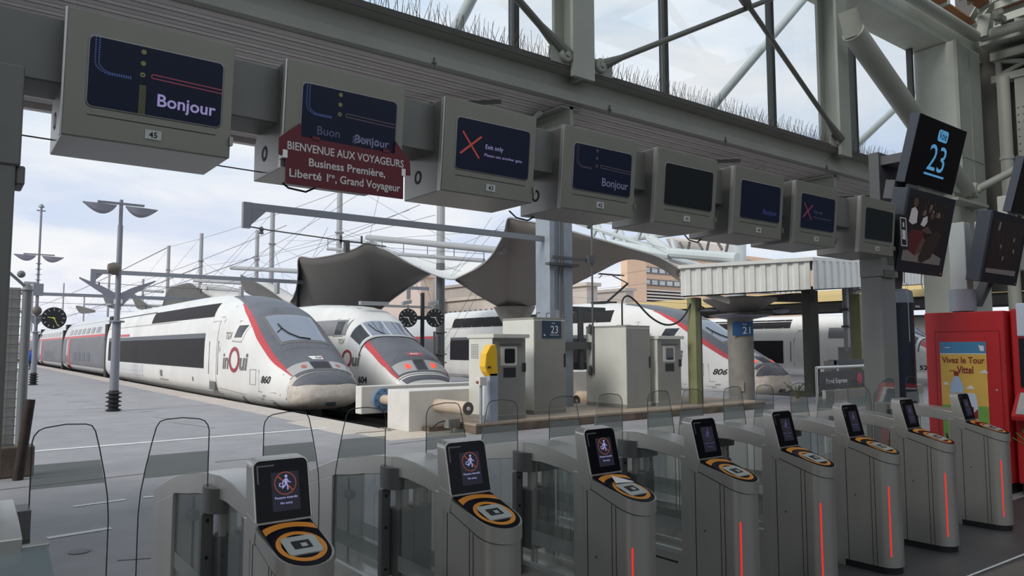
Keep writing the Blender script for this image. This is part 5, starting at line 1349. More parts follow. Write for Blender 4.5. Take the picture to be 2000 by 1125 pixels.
# twin clocks on a black post behind the second train
c0 = at(825, 620, X=16.4)
t = thing('clock_post', (c0.x, c0.y, 0), 'black post with two round clocks and cameras behind the second train', 'clock')
MB().tube((c0.x, c0.y, 0), (c0.x, c0.y, at(825, 572, X=16.4).z), .09, n=12).build('pole', 'matt_black', t)
for px in (797, 850):
    cc = at(px, 621, X=16.4); cc = V(cc.x, cc.y, cc.z)
    d = (at(px, 621, Y=c0.y-.0)); cc = V(d.x, c0.y, d.z)
    clock(cc, .40, .16, t, hands='tick')
    b = MB().obox((cc.x-.3, cc.y-.1, cc.z+.52), (.42, 0, .1), (0, .18, 0), (0, 0, .16)).tube((cc.x, cc.y, cc.z+.4), (cc.x, cc.y, cc.z+.55), .04, n=6); b.build('camera', 'mast', t)
a = at(797, 621, Y=c0.y); c_ = at(850, 621, Y=c0.y)
MB().box(a.x, c_.x, c0.y-.04, c0.y+.04, a.z-.06, a.z+.1).build('clock_arm', 'matt_black', t)

# ------------------------------------------------------------------ masts, sails, cables
big = thing('roof_pillar', (18.9, 30.4, 0), 'dark round pillar rising between the two big sails', 'pillar')
b = MB().tube((18.9, 30.4, 0), (18.9, 30.4, 5.7), .21, n=20); b.build('lower_shaft', 'mast_dk', big, smooth=True)
MB().tube((18.9, 30.4, 5.7), (18.9, 30.4, 9.0), .2, n=20).build('upper_shaft', 'mast', big, smooth=True)
b = MB()
for z in (.9, 1.3, 2.35): b.lathe([(.2, 0), (.32, .0), (.32, .05), (.2, .05)], (18.9, 30.4, z), 18)
b.tube((18.45, 30.2, 0), (18.45, 30.2, 2.4), .06, n=8); b.build('collar', 'mast_dk', big)
mast_spec = [((664, 372), 19, 'tallest grey mast, straight below the wine red board'), ((533, 408), 19, 'grey mast behind the long hooked beam, second from the tallest'), ((503, 450), 22, 'square-topped grey mast left of the long hooked beam'),
             ((394, 456), 19, 'grey mast above the roof louvres of the nearest train'), ((330, 480), 19, 'slim grey mast left of the louvred train roof'), ((214, 528), 22, 'short grey mast just left of the nearer lamp'),
             ((280, 545), 26, 'small grey mast above the far sails right of the nearer lamp'), ((125, 553), 22, 'farthest grey mast, left of the nearer lamp above the coaches'), ((165, 576), 26, 'lowest grey mast top above the coaches, near the black clock')]
tops = {}
for (px, py), X, lab in mast_spec:
    p = at(px, py, X=X); tops[px] = p
    t = thing('roof_mast', (p.x, p.y, 0), lab, 'mast', 'masts of the sail roof')
    MB().tube((p.x, p.y, 0), p, .19, .17, n=12).build('shaft', 'mast', t, smooth=True)
    b = MB()
    for k, (dx, dy, dz) in enumerate(((-3.5, 6, .3), (-4, -5, 2.6), (4, 7, 2.6), (3.5, -7, 2.6))):
        if p.z-dz > 6.5: b.tube((p.x, p.y, p.z-dz), (p.x+dx, p.y+dy, 6.0), .011, n=4)
    b.build('stay_cable', 'wire', t)
    MB().lathe([(.18, 0), (.28, .05), (.28, .12), (.18, .16)], (p.x, p.y, p.z-2.7), 10).build('collar', 'mast', t)
def catmull(pts, n=8):
    out = []
    for i in range(len(pts)-1):
        for k in range(n): out.append(pts[i]+(pts[i+1]-pts[i])*(k/n))
    out.append(pts[-1]); return out
def sail(lab, cols, mk='sail', bowl=None, r=.85, bow=.35):
    """tensioned membrane between its upper and its lower drawn-in edge"""
    up_, lo_ = [at(x, a, X=xa) for x, a, c, xa, xc in cols], [at(x, c, X=xc) for x, a, c, xa, xc in cols]
    ctr_ = sum(up_+lo_, V(0, 0, 0))/(2*len(cols)); base = Vector(bowl) if bowl else ctr_
    t = thing('roof_sail', base, lab, 'sail', 'membrane sails of the platform roof')
    def sm(q, n=4):
        out = []
        for i in range(len(q)-1):
            a, p, c, d = q[max(i-1, 0)], q[i], q[i+1], q[min(i+2, len(q)-1)]
            for k in range(n):
                u = k/n; out.append(.5*((2*p)+(c-a)*u+(2*a-5*p+4*c-d)*u*u+(3*p-a-3*c+d)*u**3))
        return out+[q[-1]]
    U, D = sm(up_), sm(lo_); rows = []
    for j in range(9):
        v = j/8
        rows.append([a+(c-a)*v+V(.25, .6, .15)*bow*4*v*(1-v) for a, c in zip(U, D)])
    o = MB().loft(rows, cap=False, close=False).build('membrane', ['sail_top', mk], t, smooth=True, ang=80)  # one face pale, the other in the colour with painted-in shade
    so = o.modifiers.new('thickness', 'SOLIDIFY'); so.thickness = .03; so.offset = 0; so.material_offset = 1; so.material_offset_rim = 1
    MB().path(U, .03, 5).path(D, .03, 5).build('edge_cable', 'mast', t)
    if bowl:
        MB().lathe([(r*.55, -.75), (r*1.02, -.02), (r*1.05, .02), (r*.95, .04), (r*.5, -.6)], bowl, 24).build('bowl', 'conc_col', t, smooth=True)
        MB().tube((bowl.x, bowl.y, 0), (bowl.x, bowl.y, bowl.z-.5), .42, n=18).build('column', 'conc_col', t, smooth=True)
    return t
P = lambda x, y, X: tuple(at(x, y, X=X))
sail('large grey-shaded sail hanging in the middle, right of the dark pillar',
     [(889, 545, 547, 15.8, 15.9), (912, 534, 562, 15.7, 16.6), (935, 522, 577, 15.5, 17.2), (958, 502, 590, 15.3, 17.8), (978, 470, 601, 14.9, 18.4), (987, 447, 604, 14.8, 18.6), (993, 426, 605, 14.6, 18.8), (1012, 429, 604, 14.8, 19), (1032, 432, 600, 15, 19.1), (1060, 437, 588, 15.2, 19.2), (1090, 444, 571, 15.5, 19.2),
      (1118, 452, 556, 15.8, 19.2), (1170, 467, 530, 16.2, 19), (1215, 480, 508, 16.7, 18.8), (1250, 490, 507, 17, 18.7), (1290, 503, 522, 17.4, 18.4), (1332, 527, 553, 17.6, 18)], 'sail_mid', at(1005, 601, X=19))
sail('large dark-shaded sail above the second train, left of the dark pillar',
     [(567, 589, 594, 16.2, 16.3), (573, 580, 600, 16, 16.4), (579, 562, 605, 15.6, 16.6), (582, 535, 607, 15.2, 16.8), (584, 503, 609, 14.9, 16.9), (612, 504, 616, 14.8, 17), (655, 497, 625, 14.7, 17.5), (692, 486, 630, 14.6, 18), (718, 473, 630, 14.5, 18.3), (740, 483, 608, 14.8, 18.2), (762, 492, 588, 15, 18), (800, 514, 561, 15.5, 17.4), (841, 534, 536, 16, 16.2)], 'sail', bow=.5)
sail('pale upper side of a sail stretched between the dark-shaded sail and the middle sail',
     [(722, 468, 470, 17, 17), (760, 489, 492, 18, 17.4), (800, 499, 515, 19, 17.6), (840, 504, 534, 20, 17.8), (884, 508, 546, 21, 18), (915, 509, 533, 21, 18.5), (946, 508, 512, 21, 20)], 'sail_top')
sail('dark-shaded sail above the louvred roof of the nearest train', [(316, 602, 608, 17.5, 17.6), (328, 566, 606, 17.5, 17.6), (345, 558, 602, 17.5, 17.6), (372, 553, 598, 17.5, 17.6), (392, 567, 594, 17.5, 17.6), (416, 582, 588, 17.5, 17.6)], bow=.2)
sail('narrow dark-shaded sail between the nearest cab and the large dark-shaded sail', [(470, 536, 552, 16.5, 16.6), (482, 542, 572, 16.5, 16.6), (510, 556, 582, 16.5, 16.6), (535, 572, 586, 16.5, 16.6), (556, 588, 590, 16.5, 16.6)], bow=.15)
sail('small dark-shaded sail right of the nearer lamp', [(250, 565, 568, 18, 18), (260, 572, 586, 18, 18), (268, 578, 602, 18, 18), (282, 590, 604, 18, 18), (297, 600, 604, 18, 18)], bow=.1)
sail('tiny dark-shaded sail at the left of the nearer lamp', [(202, 580, 582, 19, 19), (212, 585, 600, 19, 19), (236, 602, 605, 19, 19)], bow=.1)
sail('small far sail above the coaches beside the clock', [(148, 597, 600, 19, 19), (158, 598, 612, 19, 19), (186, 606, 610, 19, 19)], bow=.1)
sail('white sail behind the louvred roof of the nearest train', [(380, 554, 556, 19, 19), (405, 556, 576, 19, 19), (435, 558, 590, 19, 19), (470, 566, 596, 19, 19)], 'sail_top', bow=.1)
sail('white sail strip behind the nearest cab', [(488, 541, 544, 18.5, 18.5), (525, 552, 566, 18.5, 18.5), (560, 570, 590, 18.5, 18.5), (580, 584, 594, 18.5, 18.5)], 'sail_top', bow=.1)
# long booms and walkways of the sail roof
def boom(p, q, r, lab, mk='mast', name='roof_boom', rail=False):
    p, q = Vector(p), Vector(q); t = thing(name, (p+q)/2, lab, 'boom', 'booms of the sail roof')
    MB().tube(p, q, r, n=12).build('tube', mk, t, smooth=True)
    if rail:
        b = MB(); k = 0
        m = 7
        for i in range(m+1):
            c = p+(q-p)*i/m; b.tube(c, c+EZ*.55, .02, n=5)
        b.tube(p+EZ*.55, q+EZ*.5, .014, n=5); b.tube(p+EZ*.28, q+EZ*.27, .01, n=5)
        b.build('handrail', 'mast_dk', t)
    return t
boom(P(718, 464, 14.8), P(985, 490, 15.5), .13, 'round grey boom from the tip of the dark-shaded sail towards the middle sail')
boom(P(640, 486, 17), P(945, 509, 17), .09, 'boom with a railed walkway crossing behind the dark pillar', rail=True)
boom(P(452, 523, 16.5), P(585, 530, 17), .15, 'boom running left from the large dark-shaded sail')
boom(P(380, 548, 18), P(480, 553, 18), .15, 'boom above the louvred roof of the nearest train')
boom(P(205, 578, 19), P(320, 584, 19), .17, 'low boom crossing behind the nearer lamp')
boom(P(165, 594, 19), P(330, 598, 19), .16, 'lowest boom, just above the coaches behind the nearer lamp')
boom(P(255, 565, 19), P(318, 570, 19), .15, 'short boom right of the nearer lamp')
# tubular truss at the right of the middle sail
t = thing('roof_truss', tuple(at(1290, 480, X=22)), 'pale tubular roof truss above the corrugated shelter', 'truss')
b = MB().tube(at(1120, 432, X=21), at(1300, 492, X=21), .10, n=8).tube(at(1190, 476, X=19), at(1310, 498, X=19), .17, n=10).tube(at(1270, 466, X=19), at(1312, 496, X=19), .17, n=10).tube(at(1312, 494, X=19), at(1440, 504, X=19), .17, n=10).tube(at(1120, 425, X=23), at(1330, 450, X=23), .1, n=8).tube(at(1310, 505, X=20), at(1400, 530, X=20), .12, n=8).tube(at(1200, 470, X=23), at(1345, 452, X=23), .12, n=8)
for px in (1165, 1205, 1253):
    b.tube(at(px-12, 478-(1253-px)*.06, X=21), at(px+3, 440, X=21), .09, n=6); b.tube(at(px+4, 440, X=21), at(px+18, 480-(1253-px)*.06, X=21), .09, n=6)
b.tube(at(1313, 468, X=19), at(1322, 498, X=19), .09, n=6)
b.build('tube', 'tube_lt', t, smooth=True)
for px in (1345, 1382, 1420):
    MB().tube(at(px+2, 472, X=19), at(px-3, 496, X=19), .045, n=5).build('lug', 'wire', t); MB().tube(at(px-18, 474, X=19), at(px-10, 488, X=19), .045, n=5).build('lug', 'wire', t)
b = MB(); b.ext([at(1300, 466, X=24), at(1438, 482, X=24), at(1438, 505, X=24), at(1318, 500, X=24)], (.3, 0, .1)); b.build('roof_sheet', 'stone', t)
MB().tube(V(*at(1440, 600, X=22)), V(*at(1440, 470, X=22)), .3, n=14).build('post', 'tube_lt', t, smooth=True)
# wires
wires = [((20, 610), (330, 482), 19, 19), ((330, 482), (660, 375), 19, 19), ((20, 640), (394, 520), 19, 18), ((394, 520), (850, 420), 18, 17), ((90, 620), (503, 500), 20, 18), ((503, 500), (800, 410), 18, 17),
         ((300, 600), (820, 400), 16, 15), ((450, 525), (700, 380), 15, 15), ((664, 445), (900, 530), 19, 17), ((640, 445), (560, 600), 19, 19), ((394, 510), (350, 620), 19, 19), ((700, 370), (880, 470), 19, 16),
         ((880, 540), (960, 425), 16, 15), ((884, 540), (985, 430), 16, 15), ((1005, 578), (1330, 545), 40, 40), ((1010, 560), (1440, 500), 22, 22), ((1020, 572), (1440, 596), 22, 22), ((800, 520), (845, 640), 17, 17), ((820, 520), (860, 640), 17, 17), ((940, 560), (862, 700), 16, 18), ((930, 555), (852, 690), 16, 18),
         ((130, 600), (420, 600), 30, 30), ((200, 570), (560, 440), 18, 17), ((740, 380), (720, 470), 15, 15), ((840, 500), (990, 440), 16, 16), ((560, 470), (990, 448), 22, 22), ((1140, 440), (1300, 485), 16, 16)]
for i, (a, c, xa, xc) in enumerate(wires):
    p, q = at(*a, X=xa), at(*c, X=xc); L_ = (q-p).length
    pts = [p+(q-p)*k/8-EZ*(L_*.006*4*(k/8)*(1-k/8)) for k in range(9)]
    r = .00023*((p.length+q.length)/2)
    tag(MB().path(pts, r, 4).build('overhead_wire', 'wire'), 'thin dark overhead wire crossing the sky among the masts and sails', 'wire', 'overhead wires and stays')

# ------------------------------------------------------------------ shelter with corrugated fascia
A, B, C, D = V(14.8, 12.3, 2.96), V(16.9, 9.9, 3.08), V(30.5, 13.2, 4.1), V(27, 17, 4.0)
t = thing('platform_shelter', (19, 12.5, 0), 'shelter with a white corrugated fascia on olive posts, right of the cabinets', 'shelter')
def corr(p, q, hp, hq, pitch):
    p, q = Vector(p), Vector(q); d = q-p; L_ = d.length; u = d.normalized(); n = V(u.y, -u.x, 0).normalized()
    k = 0; b = MB(); s = 0; pts = []
    while s < L_:
        for ds_, off in ((0, 0), (.42*pitch, 0), (.5*pitch, .04), (.92*pitch, .04), (.999*pitch, 0)):
            if s+ds_ <= L_: pts.append((s+ds_, off))
        s += pitch
    vs = []; fs = []
    for s_, off in pts:
        c = p+u*s_+n*off; h = hp+(hq-hp)*s_/L_; vs += [c, c+EZ*h]
    for i in range(len(pts)-1): fs.append((2*i, 2*i+2, 2*i+3, 2*i+1))
    return vs, fs
b = MB(); b.add(*corr(A, B, .72, .72, .26)); b.add(*corr(B, C, .72, .8, .62))
o = b.build('fascia', 'shel_w', t); o.modifiers.new('thickness', 'SOLIDIFY').thickness = .02
b = MB().ext([A+EZ*.70, B+EZ*.70, C+EZ*.78, D+EZ*.75], (0, 0, .1)); 
cen = (A+B+C+D)/4
b2 = MB().loft([[c+(c-cen)*.015+EZ*.70 for c in (A, B, C, D)], [c+(c-cen)*.015+EZ*.79 for c in (A, B, C, D)]]); b2.build('roof', 'shel_w', t)
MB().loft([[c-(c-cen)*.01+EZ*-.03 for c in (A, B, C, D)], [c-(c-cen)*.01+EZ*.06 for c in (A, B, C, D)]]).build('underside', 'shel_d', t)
b = MB().box(15.42, 15.62, 12.35, 12.62, 0, 2.95); b.build('post', 'green_p', t); 
o = MB().box(15.62, 15.8, 12.45, 12.62, 0, 2.95).build('drain', 'green_d', t)
p = at(1590, 700, Y=14.0)
MB().box(p.x-.32, p.x+.2, 13.9, 14.2, 0, 3.6).build('post', 'green_d', t)
MB().ext([at(1410, 585, Y=13.6), at(1560, 572, Y=13.6), at(1592, 575, Y=13.6), at(1592, 590, Y=13.6)], (0, .4, 0)).build('beam', 'shel_d', t)
p = at(1690, 650, Y=11.0)
MB().box(p.x-.25, p.x+.3, 11.0, 11.3, 0, 3.2).build('post', 'green_p', t)
# round column with its funnel head, lamps and track sign
t = thing('funnel_column', (19.35, 13.8, 0), 'round concrete column with a funnel head and the blue track 21 sign', 'column')
MB().tube((19.35, 13.8, 0), (19.35, 13.8, 2.75), .38, n=26).build('shaft', 'conc_col', t, smooth=True)
b = MB().lathe([(.42, 2.72), (.55, 2.75), (1.05, 3.05), (1.1, 3.1), (1.1, 3.14), (.4, 3.2)], (19.35, 13.8, 0), 28); b.build('funnel', 'conc_col', t, smooth=True)
b = MB().lathe([(.38, 2.5), (.9, 2.6), (.95, 2.62), (.5, 2.68), (.38, 2.68)], (19.35, 13.8, 0), 28); b.build('collar', 'lamp_shade', t, smooth=True)
ux = V(.79, -.61, 0); nn = V(-.61, -.79, 0)
o_ = V(19.35, 13.8, 2.2)+nn*.39
s = MB().obox(o_-ux*.36-EZ*.2, ux*.62, nn*.02, EZ*.42).build('track_sign', 'sign_blue2', t)
MB().text('21', o_+nn*.025-EZ*.14+ux*.06, ux, EZ, .30, 'c', .0).text('Voie', o_+nn*.025+EZ*.12, ux, EZ, .07, 'c', .01).build('sign_figures', 'white', s)
b = MB().obox(o_+nn*.03-ux*.2-EZ*1.86, ux*.14, nn*.005, EZ*.3); b.build('poster', 'stone2', t)
for px, py, lab in ((1398, 572, 'white camera hanging under the left end of the shelter'), (1690, 572, 'grey camera hanging under the right end of the shelter')):
    p = at(px, py, Y=11.8)
    t = thing('security_camera', p, lab, 'camera')
    sg = 1 if px < 1500 else -1
    MB().obox(p-ux*.3-V(0, 0, .06), ux*.65-EZ*.22*sg, V(.1, .12, 0), EZ*.14).build('body', 'cab', t, bevel=.01)
    MB().obox(p-ux*.34+V(0, 0, .04), ux*.74-EZ*.25*sg, V(.14, .16, 0), EZ*.025).build('sun_shield', 'cab_dk', t)
    MB().tube(p+EZ*.05, p+EZ*.5, .02, n=6).build('bracket', 'hcol_dk', t)
# lamps under the shelter
p = at(1383, 606, Y=12.2); t = thing('round_lamp', p, 'round white lamp on the olive post under the shelter', 'lamp')
MB().lathe([(0, -.03), (.22, -.02), (.24, 0), (.1, .05), (0, .06)], p, 18).build('dish', 'lamp_shade', t, smooth=True); MB().tube(p, V(15.62, 12.5, p.z+.2), .02, n=6).build('arm', 'hcol_dk', t)
p = at(1525, 606, Y=13.4); t = thing('round_lamp', p, 'oval grey lamp right of the funnel column', 'lamp')
MB().ball(p, .38, .2, .1).build('dish', 'lamp_shade', t, smooth=True); MB().tube(p, V(19.9, 13.8, p.z), .03, n=6).build('arm', 'hcol_dk', t)
# hanging lift and disabled access sign
p = at(1690, 531, Y=10.9); t = thing('hanging_sign', p, 'small navy wheelchair sign hanging from the shelter fascia', 'sign')
bd = MB().obox(p+V(-.16, 0, -.26), (.32, .02, 0), (0, .03, 0), (0, 0, .52)).build('board', 'blue_sign', t)
b = MB().ring(p+V(.0, -.012, -.06), EX, EZ, .055, .075, 100, 380, 20).ring(p+V(0, -.012, .13), EX, EZ, 0, .028, n=12).obox(p+V(-.02, -.012, -.04), (.03, 0, 0), (0, .002, 0), (0, 0, .14)).obox(p+V(.0, -.012, -.03), (.09, 0, 0), (0, .002, 0), (0, 0, .02))
for x in (-.14, .135): b.obox(p+V(x, -.012, -.24), (.008, 0, 0), (0, .002, 0), (0, 0, .48))
for z in (-.24, .232): b.obox(p+V(-.14, -.012, z), (.28, 0, 0), (0, .002, 0), (0, 0, .008))
b.build('wheelchair_symbol', 'white', bd)
MB().tube(p+V(-.1, .015, .26), p+V(-.2, .35, .42), .014, n=5).tube(p+V(.1, .015, .26), p+V(.2, .4, .40), .014, n=5).build('hanger', 'wire', t)

# ------------------------------------------------------------------ things on the platform behind the gates at the right
def railing(p, q, h, lab, mk, panel=None, text=None):
    p, q = Vector(p), Vector(q); u = (q-p).normalized(); n = V(u.y, -u.x, 0); L_ = (q-p).length
    t = thing('cafe_barrier', (p+q)/2, lab, 'barrier')
    b = MB()
    for c in (p, q): b.tube(c, c+EZ*h, .03, n=10); 
    b.build('post', 'steel_lite', t, smooth=True)
    MB().tube(p+EZ*h, q+EZ*h, .035, n=10).build('rail', 'steel_lite', t, smooth=True)
    return t, p, u, n, L_
p = at(1533, 760, Y=10.6); q = at(1652, 752, Y=10.0)
p.z = q.z = 0
p0, q0 = at(1503, 775, Z=0), None
t, p, u, n, L_ = railing(V(16.2, 9.5, 0), V(19.0, 9.7, 0), 1.18, 'steel barrier with a dark cafe board and red roundel behind the gates', 'kcafe')
bd = MB().obox(p+u*.06+EZ*.66, u*(L_-.12), n*.03, EZ*.42).build('board', 'kcafe', t)
nn2 = n if n.y < 0 else -n
o_ = p+u*.4+EZ*.80+nn2*.035
if n.y > 0: o_ = p+u*.4+EZ*.80-n*.008
MB().text('Food Express', o_, u, EZ, .16, 'l', .01, wide=1.1).build('lettering', 'white', bd)
MB().ring(p+u*(L_-.62)+EZ*.87+nn2*.036, u, EZ, .0, .16, n=24).build('roundel', 'kcafe_red', bd)
t = thing('glass_screen', (21.5, 10.5, 0), 'dark-topped steel rail beside the grey service box under the shelter', 'barrier')
a = at(1628, 790, Y=9.9); c_ = at(1716, 742, Y=9.9)
MB().box(a.x-.12, a.x+.12, 9.85, 10.05, 0, 1.32).build('post', 'steel_dark', t)
MB().box(a.x, a.x+3.6, 9.85, 10.0, 1.22, 1.34).build('rail', 'hcol_dk', t)
MB().box(a.x+3.3, a.x+3.6, 9.85, 10.0, 0, 1.22).build('post', 'steel_dark', t)
a = at(1671, 690, Y=12.6)
t = thing('service_box', (a.x+.8, 12.8, 0), 'grey service box with steel pipes above it, left of the pale gantry post', 'cabinet')
MB().box(a.x, a.x+1.2, 12.6, 13.2, 0, at(1690, 678, Y=12.6).z).build('body', 'cab_dk', t)
b = MB()
for k in (.05, .45, .8): b.tube((a.x+k, 12.9, 1.5), (a.x+k, 12.9, 4.0), .1 if k != .45 else .17, n=10)
b.build('pipe', 'mast', t, smooth=True)
MB().box(a.x-.2, a.x+1.1, 12.7, 13.0, 2.85, 2.93).box(a.x-.1, a.x+1.1, 12.75, 13.0, 2.3, 2.36).build('bracket', 'hcol_dk', t)
pk = MB().box(a.x+1.22, a.x+2.0, 12.6, 12.9, 0, 2.0).build('side_panel', 'pink', t)
ns = at(1710, 671, Y=12.5)
sg = MB().box(ns.x-.27, ns.x+.27, 12.56, 12.6, ns.z-.45, ns.z+.38).build('notice', 'white', t)
MB().ring((ns.x, 12.55, ns.z+.1), EX, EZ, .15, .2, n=24).poly([V(ns.x, 12.55, ns.z+.1)+V(a_, 0, c_) for a_, c_ in [(-.13, .1), (-.1, .13), (.13, -.1), (.1, -.13)]]).build('prohibition_ring', 'lamp_redoff', sg)
# white picket barrier and access sign behind the wide passage
t = thing('slatted_barrier', (12.4, 6.6, 0), 'low grey barrier with white slats and a navy access sign behind the wide passage', 'barrier')
a = at(1640, 800, Y=6.4); c_ = at(1722, 790, Y=6.4)
MB().box(a.x-.4, c_.x+1.6, 6.4, 6.46, .82, .98).build('rail', 'steel', t)
b = MB(); x = a.x-.4
while x < c_.x+1.6: b.box(x, x+.035, 6.42, 6.45, .0, .82); x += .075
b.build('slat', 'plate', t)
sp_ = at(1703, 808, Y=6.38)
s = MB().box(sp_.x-.11, sp_.x+.11, 6.37, 6.40, sp_.z-.14, sp_.z+.14).build('access_sign', 'blue_sign', t)
b = MB().ring((sp_.x, 6.365, sp_.z-.03), EX, EZ, .03, .042, 90, 380, 16).ring((sp_.x, 6.365, sp_.z+.06), EX, EZ, 0, .018, n=10).box(sp_.x-.01, sp_.x+.01, 6.364, 6.366, sp_.z-.02, sp_.z+.04)
for x in (-.095, .085): b.box(sp_.x+x, sp_.x+x+.01, 6.364, 6.366, sp_.z-.12, sp_.z+.12)
for z in (-.12, .11): b.box(sp_.x-.095, sp_.x+.095, 6.364, 6.366, sp_.z+z, sp_.z+z+.01)
b.build('symbol', 'white', s)
# potted weeds at the foot of the funnel column
t = thing('potted_plant', (20.6, 13.4, 0), 'small dry plant on the paving right of the round column', 'plant')
b = MB()
for k in range(26):
    a_ = random.uniform(0, 6.28); l = random.uniform(.25, .6); p = V(20.4, 12.6, .05)
    b.path([p, p+V(math.cos(a_)*l*.3, math.sin(a_)*l*.3, l*.7), p+V(math.cos(a_)*l*.75, math.sin(a_)*l*.75, l)], .012, 3)
b.build('stems', 'green_p', t)
MB().lathe([(0, 0), (.14, 0), (.17, .12), (0, .12)], (20.4, 12.6, 0), 14).build('pot', 'stone2', t)
# far platform canopy with its yellow fascia
t = thing('far_canopy', (36, 28, 0), 'low dark platform canopy with a yellow fascia beyond the third train', 'canopy')
za, zb_ = at(1340, 592, X=31.5).z, at(1340, 603, X=31.5).z
MB().box(31.5, 39, 3, 120, zb_, za).build('fascia', 'canopy_y', t)
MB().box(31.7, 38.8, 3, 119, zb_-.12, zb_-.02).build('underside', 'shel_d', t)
b = MB()
for k in range(10): b.tube((35, 6+k*11, 0), (35, 6+k*11, zb_-.1), .18, n=8)
b.build('post', 'green_d', t)
t = thing('far_canopy', (60, 28, 0), 'farthest dark canopy with yellow edges, behind the blue mast', 'canopy')
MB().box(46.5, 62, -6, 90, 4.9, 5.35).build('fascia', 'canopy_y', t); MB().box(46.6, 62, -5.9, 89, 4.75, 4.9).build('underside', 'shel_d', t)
b = MB()
for k in range(14): b.box(46.2+k*1.1, 46.35+k*1.1, -6, 60, 4.45, 4.75)
b.build('joist', 'hcol_dk', t)
b = MB()
for k in range(8): b.tube((49.2, -3+k*9, 0), (49.2, -3+k*9, 4.8), .2, n=8)
b.build('post', 'green_d', t)

# ------------------------------------------------------------------ buildings beyond
def building(lab, px, py0, py1, X, depth, mk, rows, cols, wpx, name='building', length=None, wm='bwin', wfrac=.6, pane=False):
    """block with its near long face in the plane X; px = left and right picture edges of that face"""
    a, c = at(px[0], py0, X=X), at(px[1], py0, X=X)
    y0, y1 = min(a.y, c.y), max(a.y, c.y); zt = at((px[0]+px[1])/2, py0, X=X).z
    t = thing(name, (X+depth/2, (y0+y1)/2, 0), lab, 'building')
    w = MB().box(X, X+depth, y0, y1, 0, zt).build('wall', mk, t)
    MB().box(X-.4, X+depth+.4, y0-.4, y1+.4, zt, zt+.5).build('roof_edge', mk, t)
    if rows:
        for r in range(rows):
            b = MB(); b2 = MB()
            z = zt-(r+.75)*(zt-2)/(rows+.2)
            for k in range(cols):
                yy = y0+(y1-y0)*(k+.5)/cols; hw_ = (y1-y0)/cols*wfrac/2; hh = (zt-2)/rows*.22
                b.box(X-.06, X+.05, yy-hw_, yy+hw_, z-hh, z+hh)
                if pane: b2.box(X-.1, X-.06, yy-hw_*.8, yy-hw_*.1, z-hh*.8, z+hh*.8)
            o = b.build('window', wm, t)
            if pane: b2.build('pane', 'bwin2', o)
    return t, y0, y1, zt
# tall peach block: plain end wall and window bands
a, c, d = at(1225, 505, Y=110), at(1262, 505, Y=110), at(1345, 505, Y=110)
zt = at(1240, 470, Y=110).z
t = thing('office_block', (a.x+30, 130, 0), 'peach office block with bands of windows behind the corrugated shelter', 'building')
MB().box(a.x, c.x, 110, 111.9, 0, zt).build('end_wall', 'brick', t)
MB().box(c.x-.1, c.x+70, 112, 114, 0, zt).build('main_wall', 'brick', t)
for py0, py1 in ((525, 537), (548, 560), (490, 502)):
    z1, z0 = at(1300, py0, Y=112).z, at(1300, py1, Y=112).z
    o = MB().box(c.x+.5, c.x+68, 111.7, 112.05, z0, z1).build('window_band', 'bwin', t)
    b = MB()
    for k in range(26): b.box(c.x+1.1+k*2.5, c.x+2.9+k*2.5, 111.6, 111.7, z0+.25, z1-.2)
    b.build('pane', 'bwin2', o)
b = MB()
for k in range(5):
    z = at(1300, 568+k*6, Y=111).z; b.box(c.x+.3, c.x+15, 110.2, 112, z-.22, z+.12)
b.build('balcony_slab', 'stone', t)
z0, z1 = at(1300, 600, Y=112).z, at(1300, 566, Y=112).z
MB().box(c.x+.4, c.x+15, 111.8, 112.02, z0, z1).build('balcony_recess_shade', 'shel_d', t)  # flat dark sheet painting in the shade of a recess
building('low grey roofed block seen right of the steel column', (1112, 1146), 560, 605, 70, 2, 'stone', 1, 3, 0, wm='bwin', wfrac=.4, pane=True)
building('long brown-grey building left of the peach office block', (1148, 1222), 571, 605, 95, 2, 'stone2', 1, 5, 0, wfrac=.7)
building('pale pink-striped block above the second train', (735, 822), 548, 650, 55, 2, 'brick2', 3, 2, 0, wfrac=.15)
building('grey slab tower edge left of the dark pillar', (808, 836), 530, 650, 62, 1.5, 'stone', 0, 0, 0)
building('brown stone building with a row of windows right of the dark pillar', (862, 945), 560, 640, 75, 2, 'stone2', 0, 0, 0)
building('long pale stone building with small windows under the middle sail', (840, 1075), 582, 640, 66, 1.5, 'stone', 2, 22, 0, wfrac=.35, pane=True)
# lattice mast far away on the left
p = at(64, 560, X=6); 
t = thing('lattice_mast', (6, at(64, 700, X=6).y, 0), 'distant lattice floodlight mast left of the farther lamp', 'mast')
yy = 165; q0, q1 = at(60, 560, Y=yy), at(60, 640, Y=yy)
t.location = (q0.x, yy, 0); WLOC[t.name] = V(q0.x, yy, 0)
b = MB()
for dx in (-.5, .5):
    for dy in (-.5, .5): b.tube((q0.x+dx, yy+dy, 0), (q0.x+dx*.7, yy+dy, q0.z), .1, n=5)
z = 1.0
while z < q0.z-1: b.tube((q0.x-.5, yy-.5, z), (q0.x+.5, yy-.5, z+1), .06, n=4); b.tube((q0.x+.5, yy-.5, z), (q0.x-.5, yy-.5, z+1), .06, n=4); z += 1
b.build('lattice', 'mast', t)
MB().box(q0.x-1.3, q0.x+1.3, yy-.7, yy+.7, q0.z, q0.z+.3).box(q0.x-1.1, q0.x+1.1, yy-.7, yy+.7, q0.z+.5, q0.z+.9).build('floodlight_rack', 'mast', t)

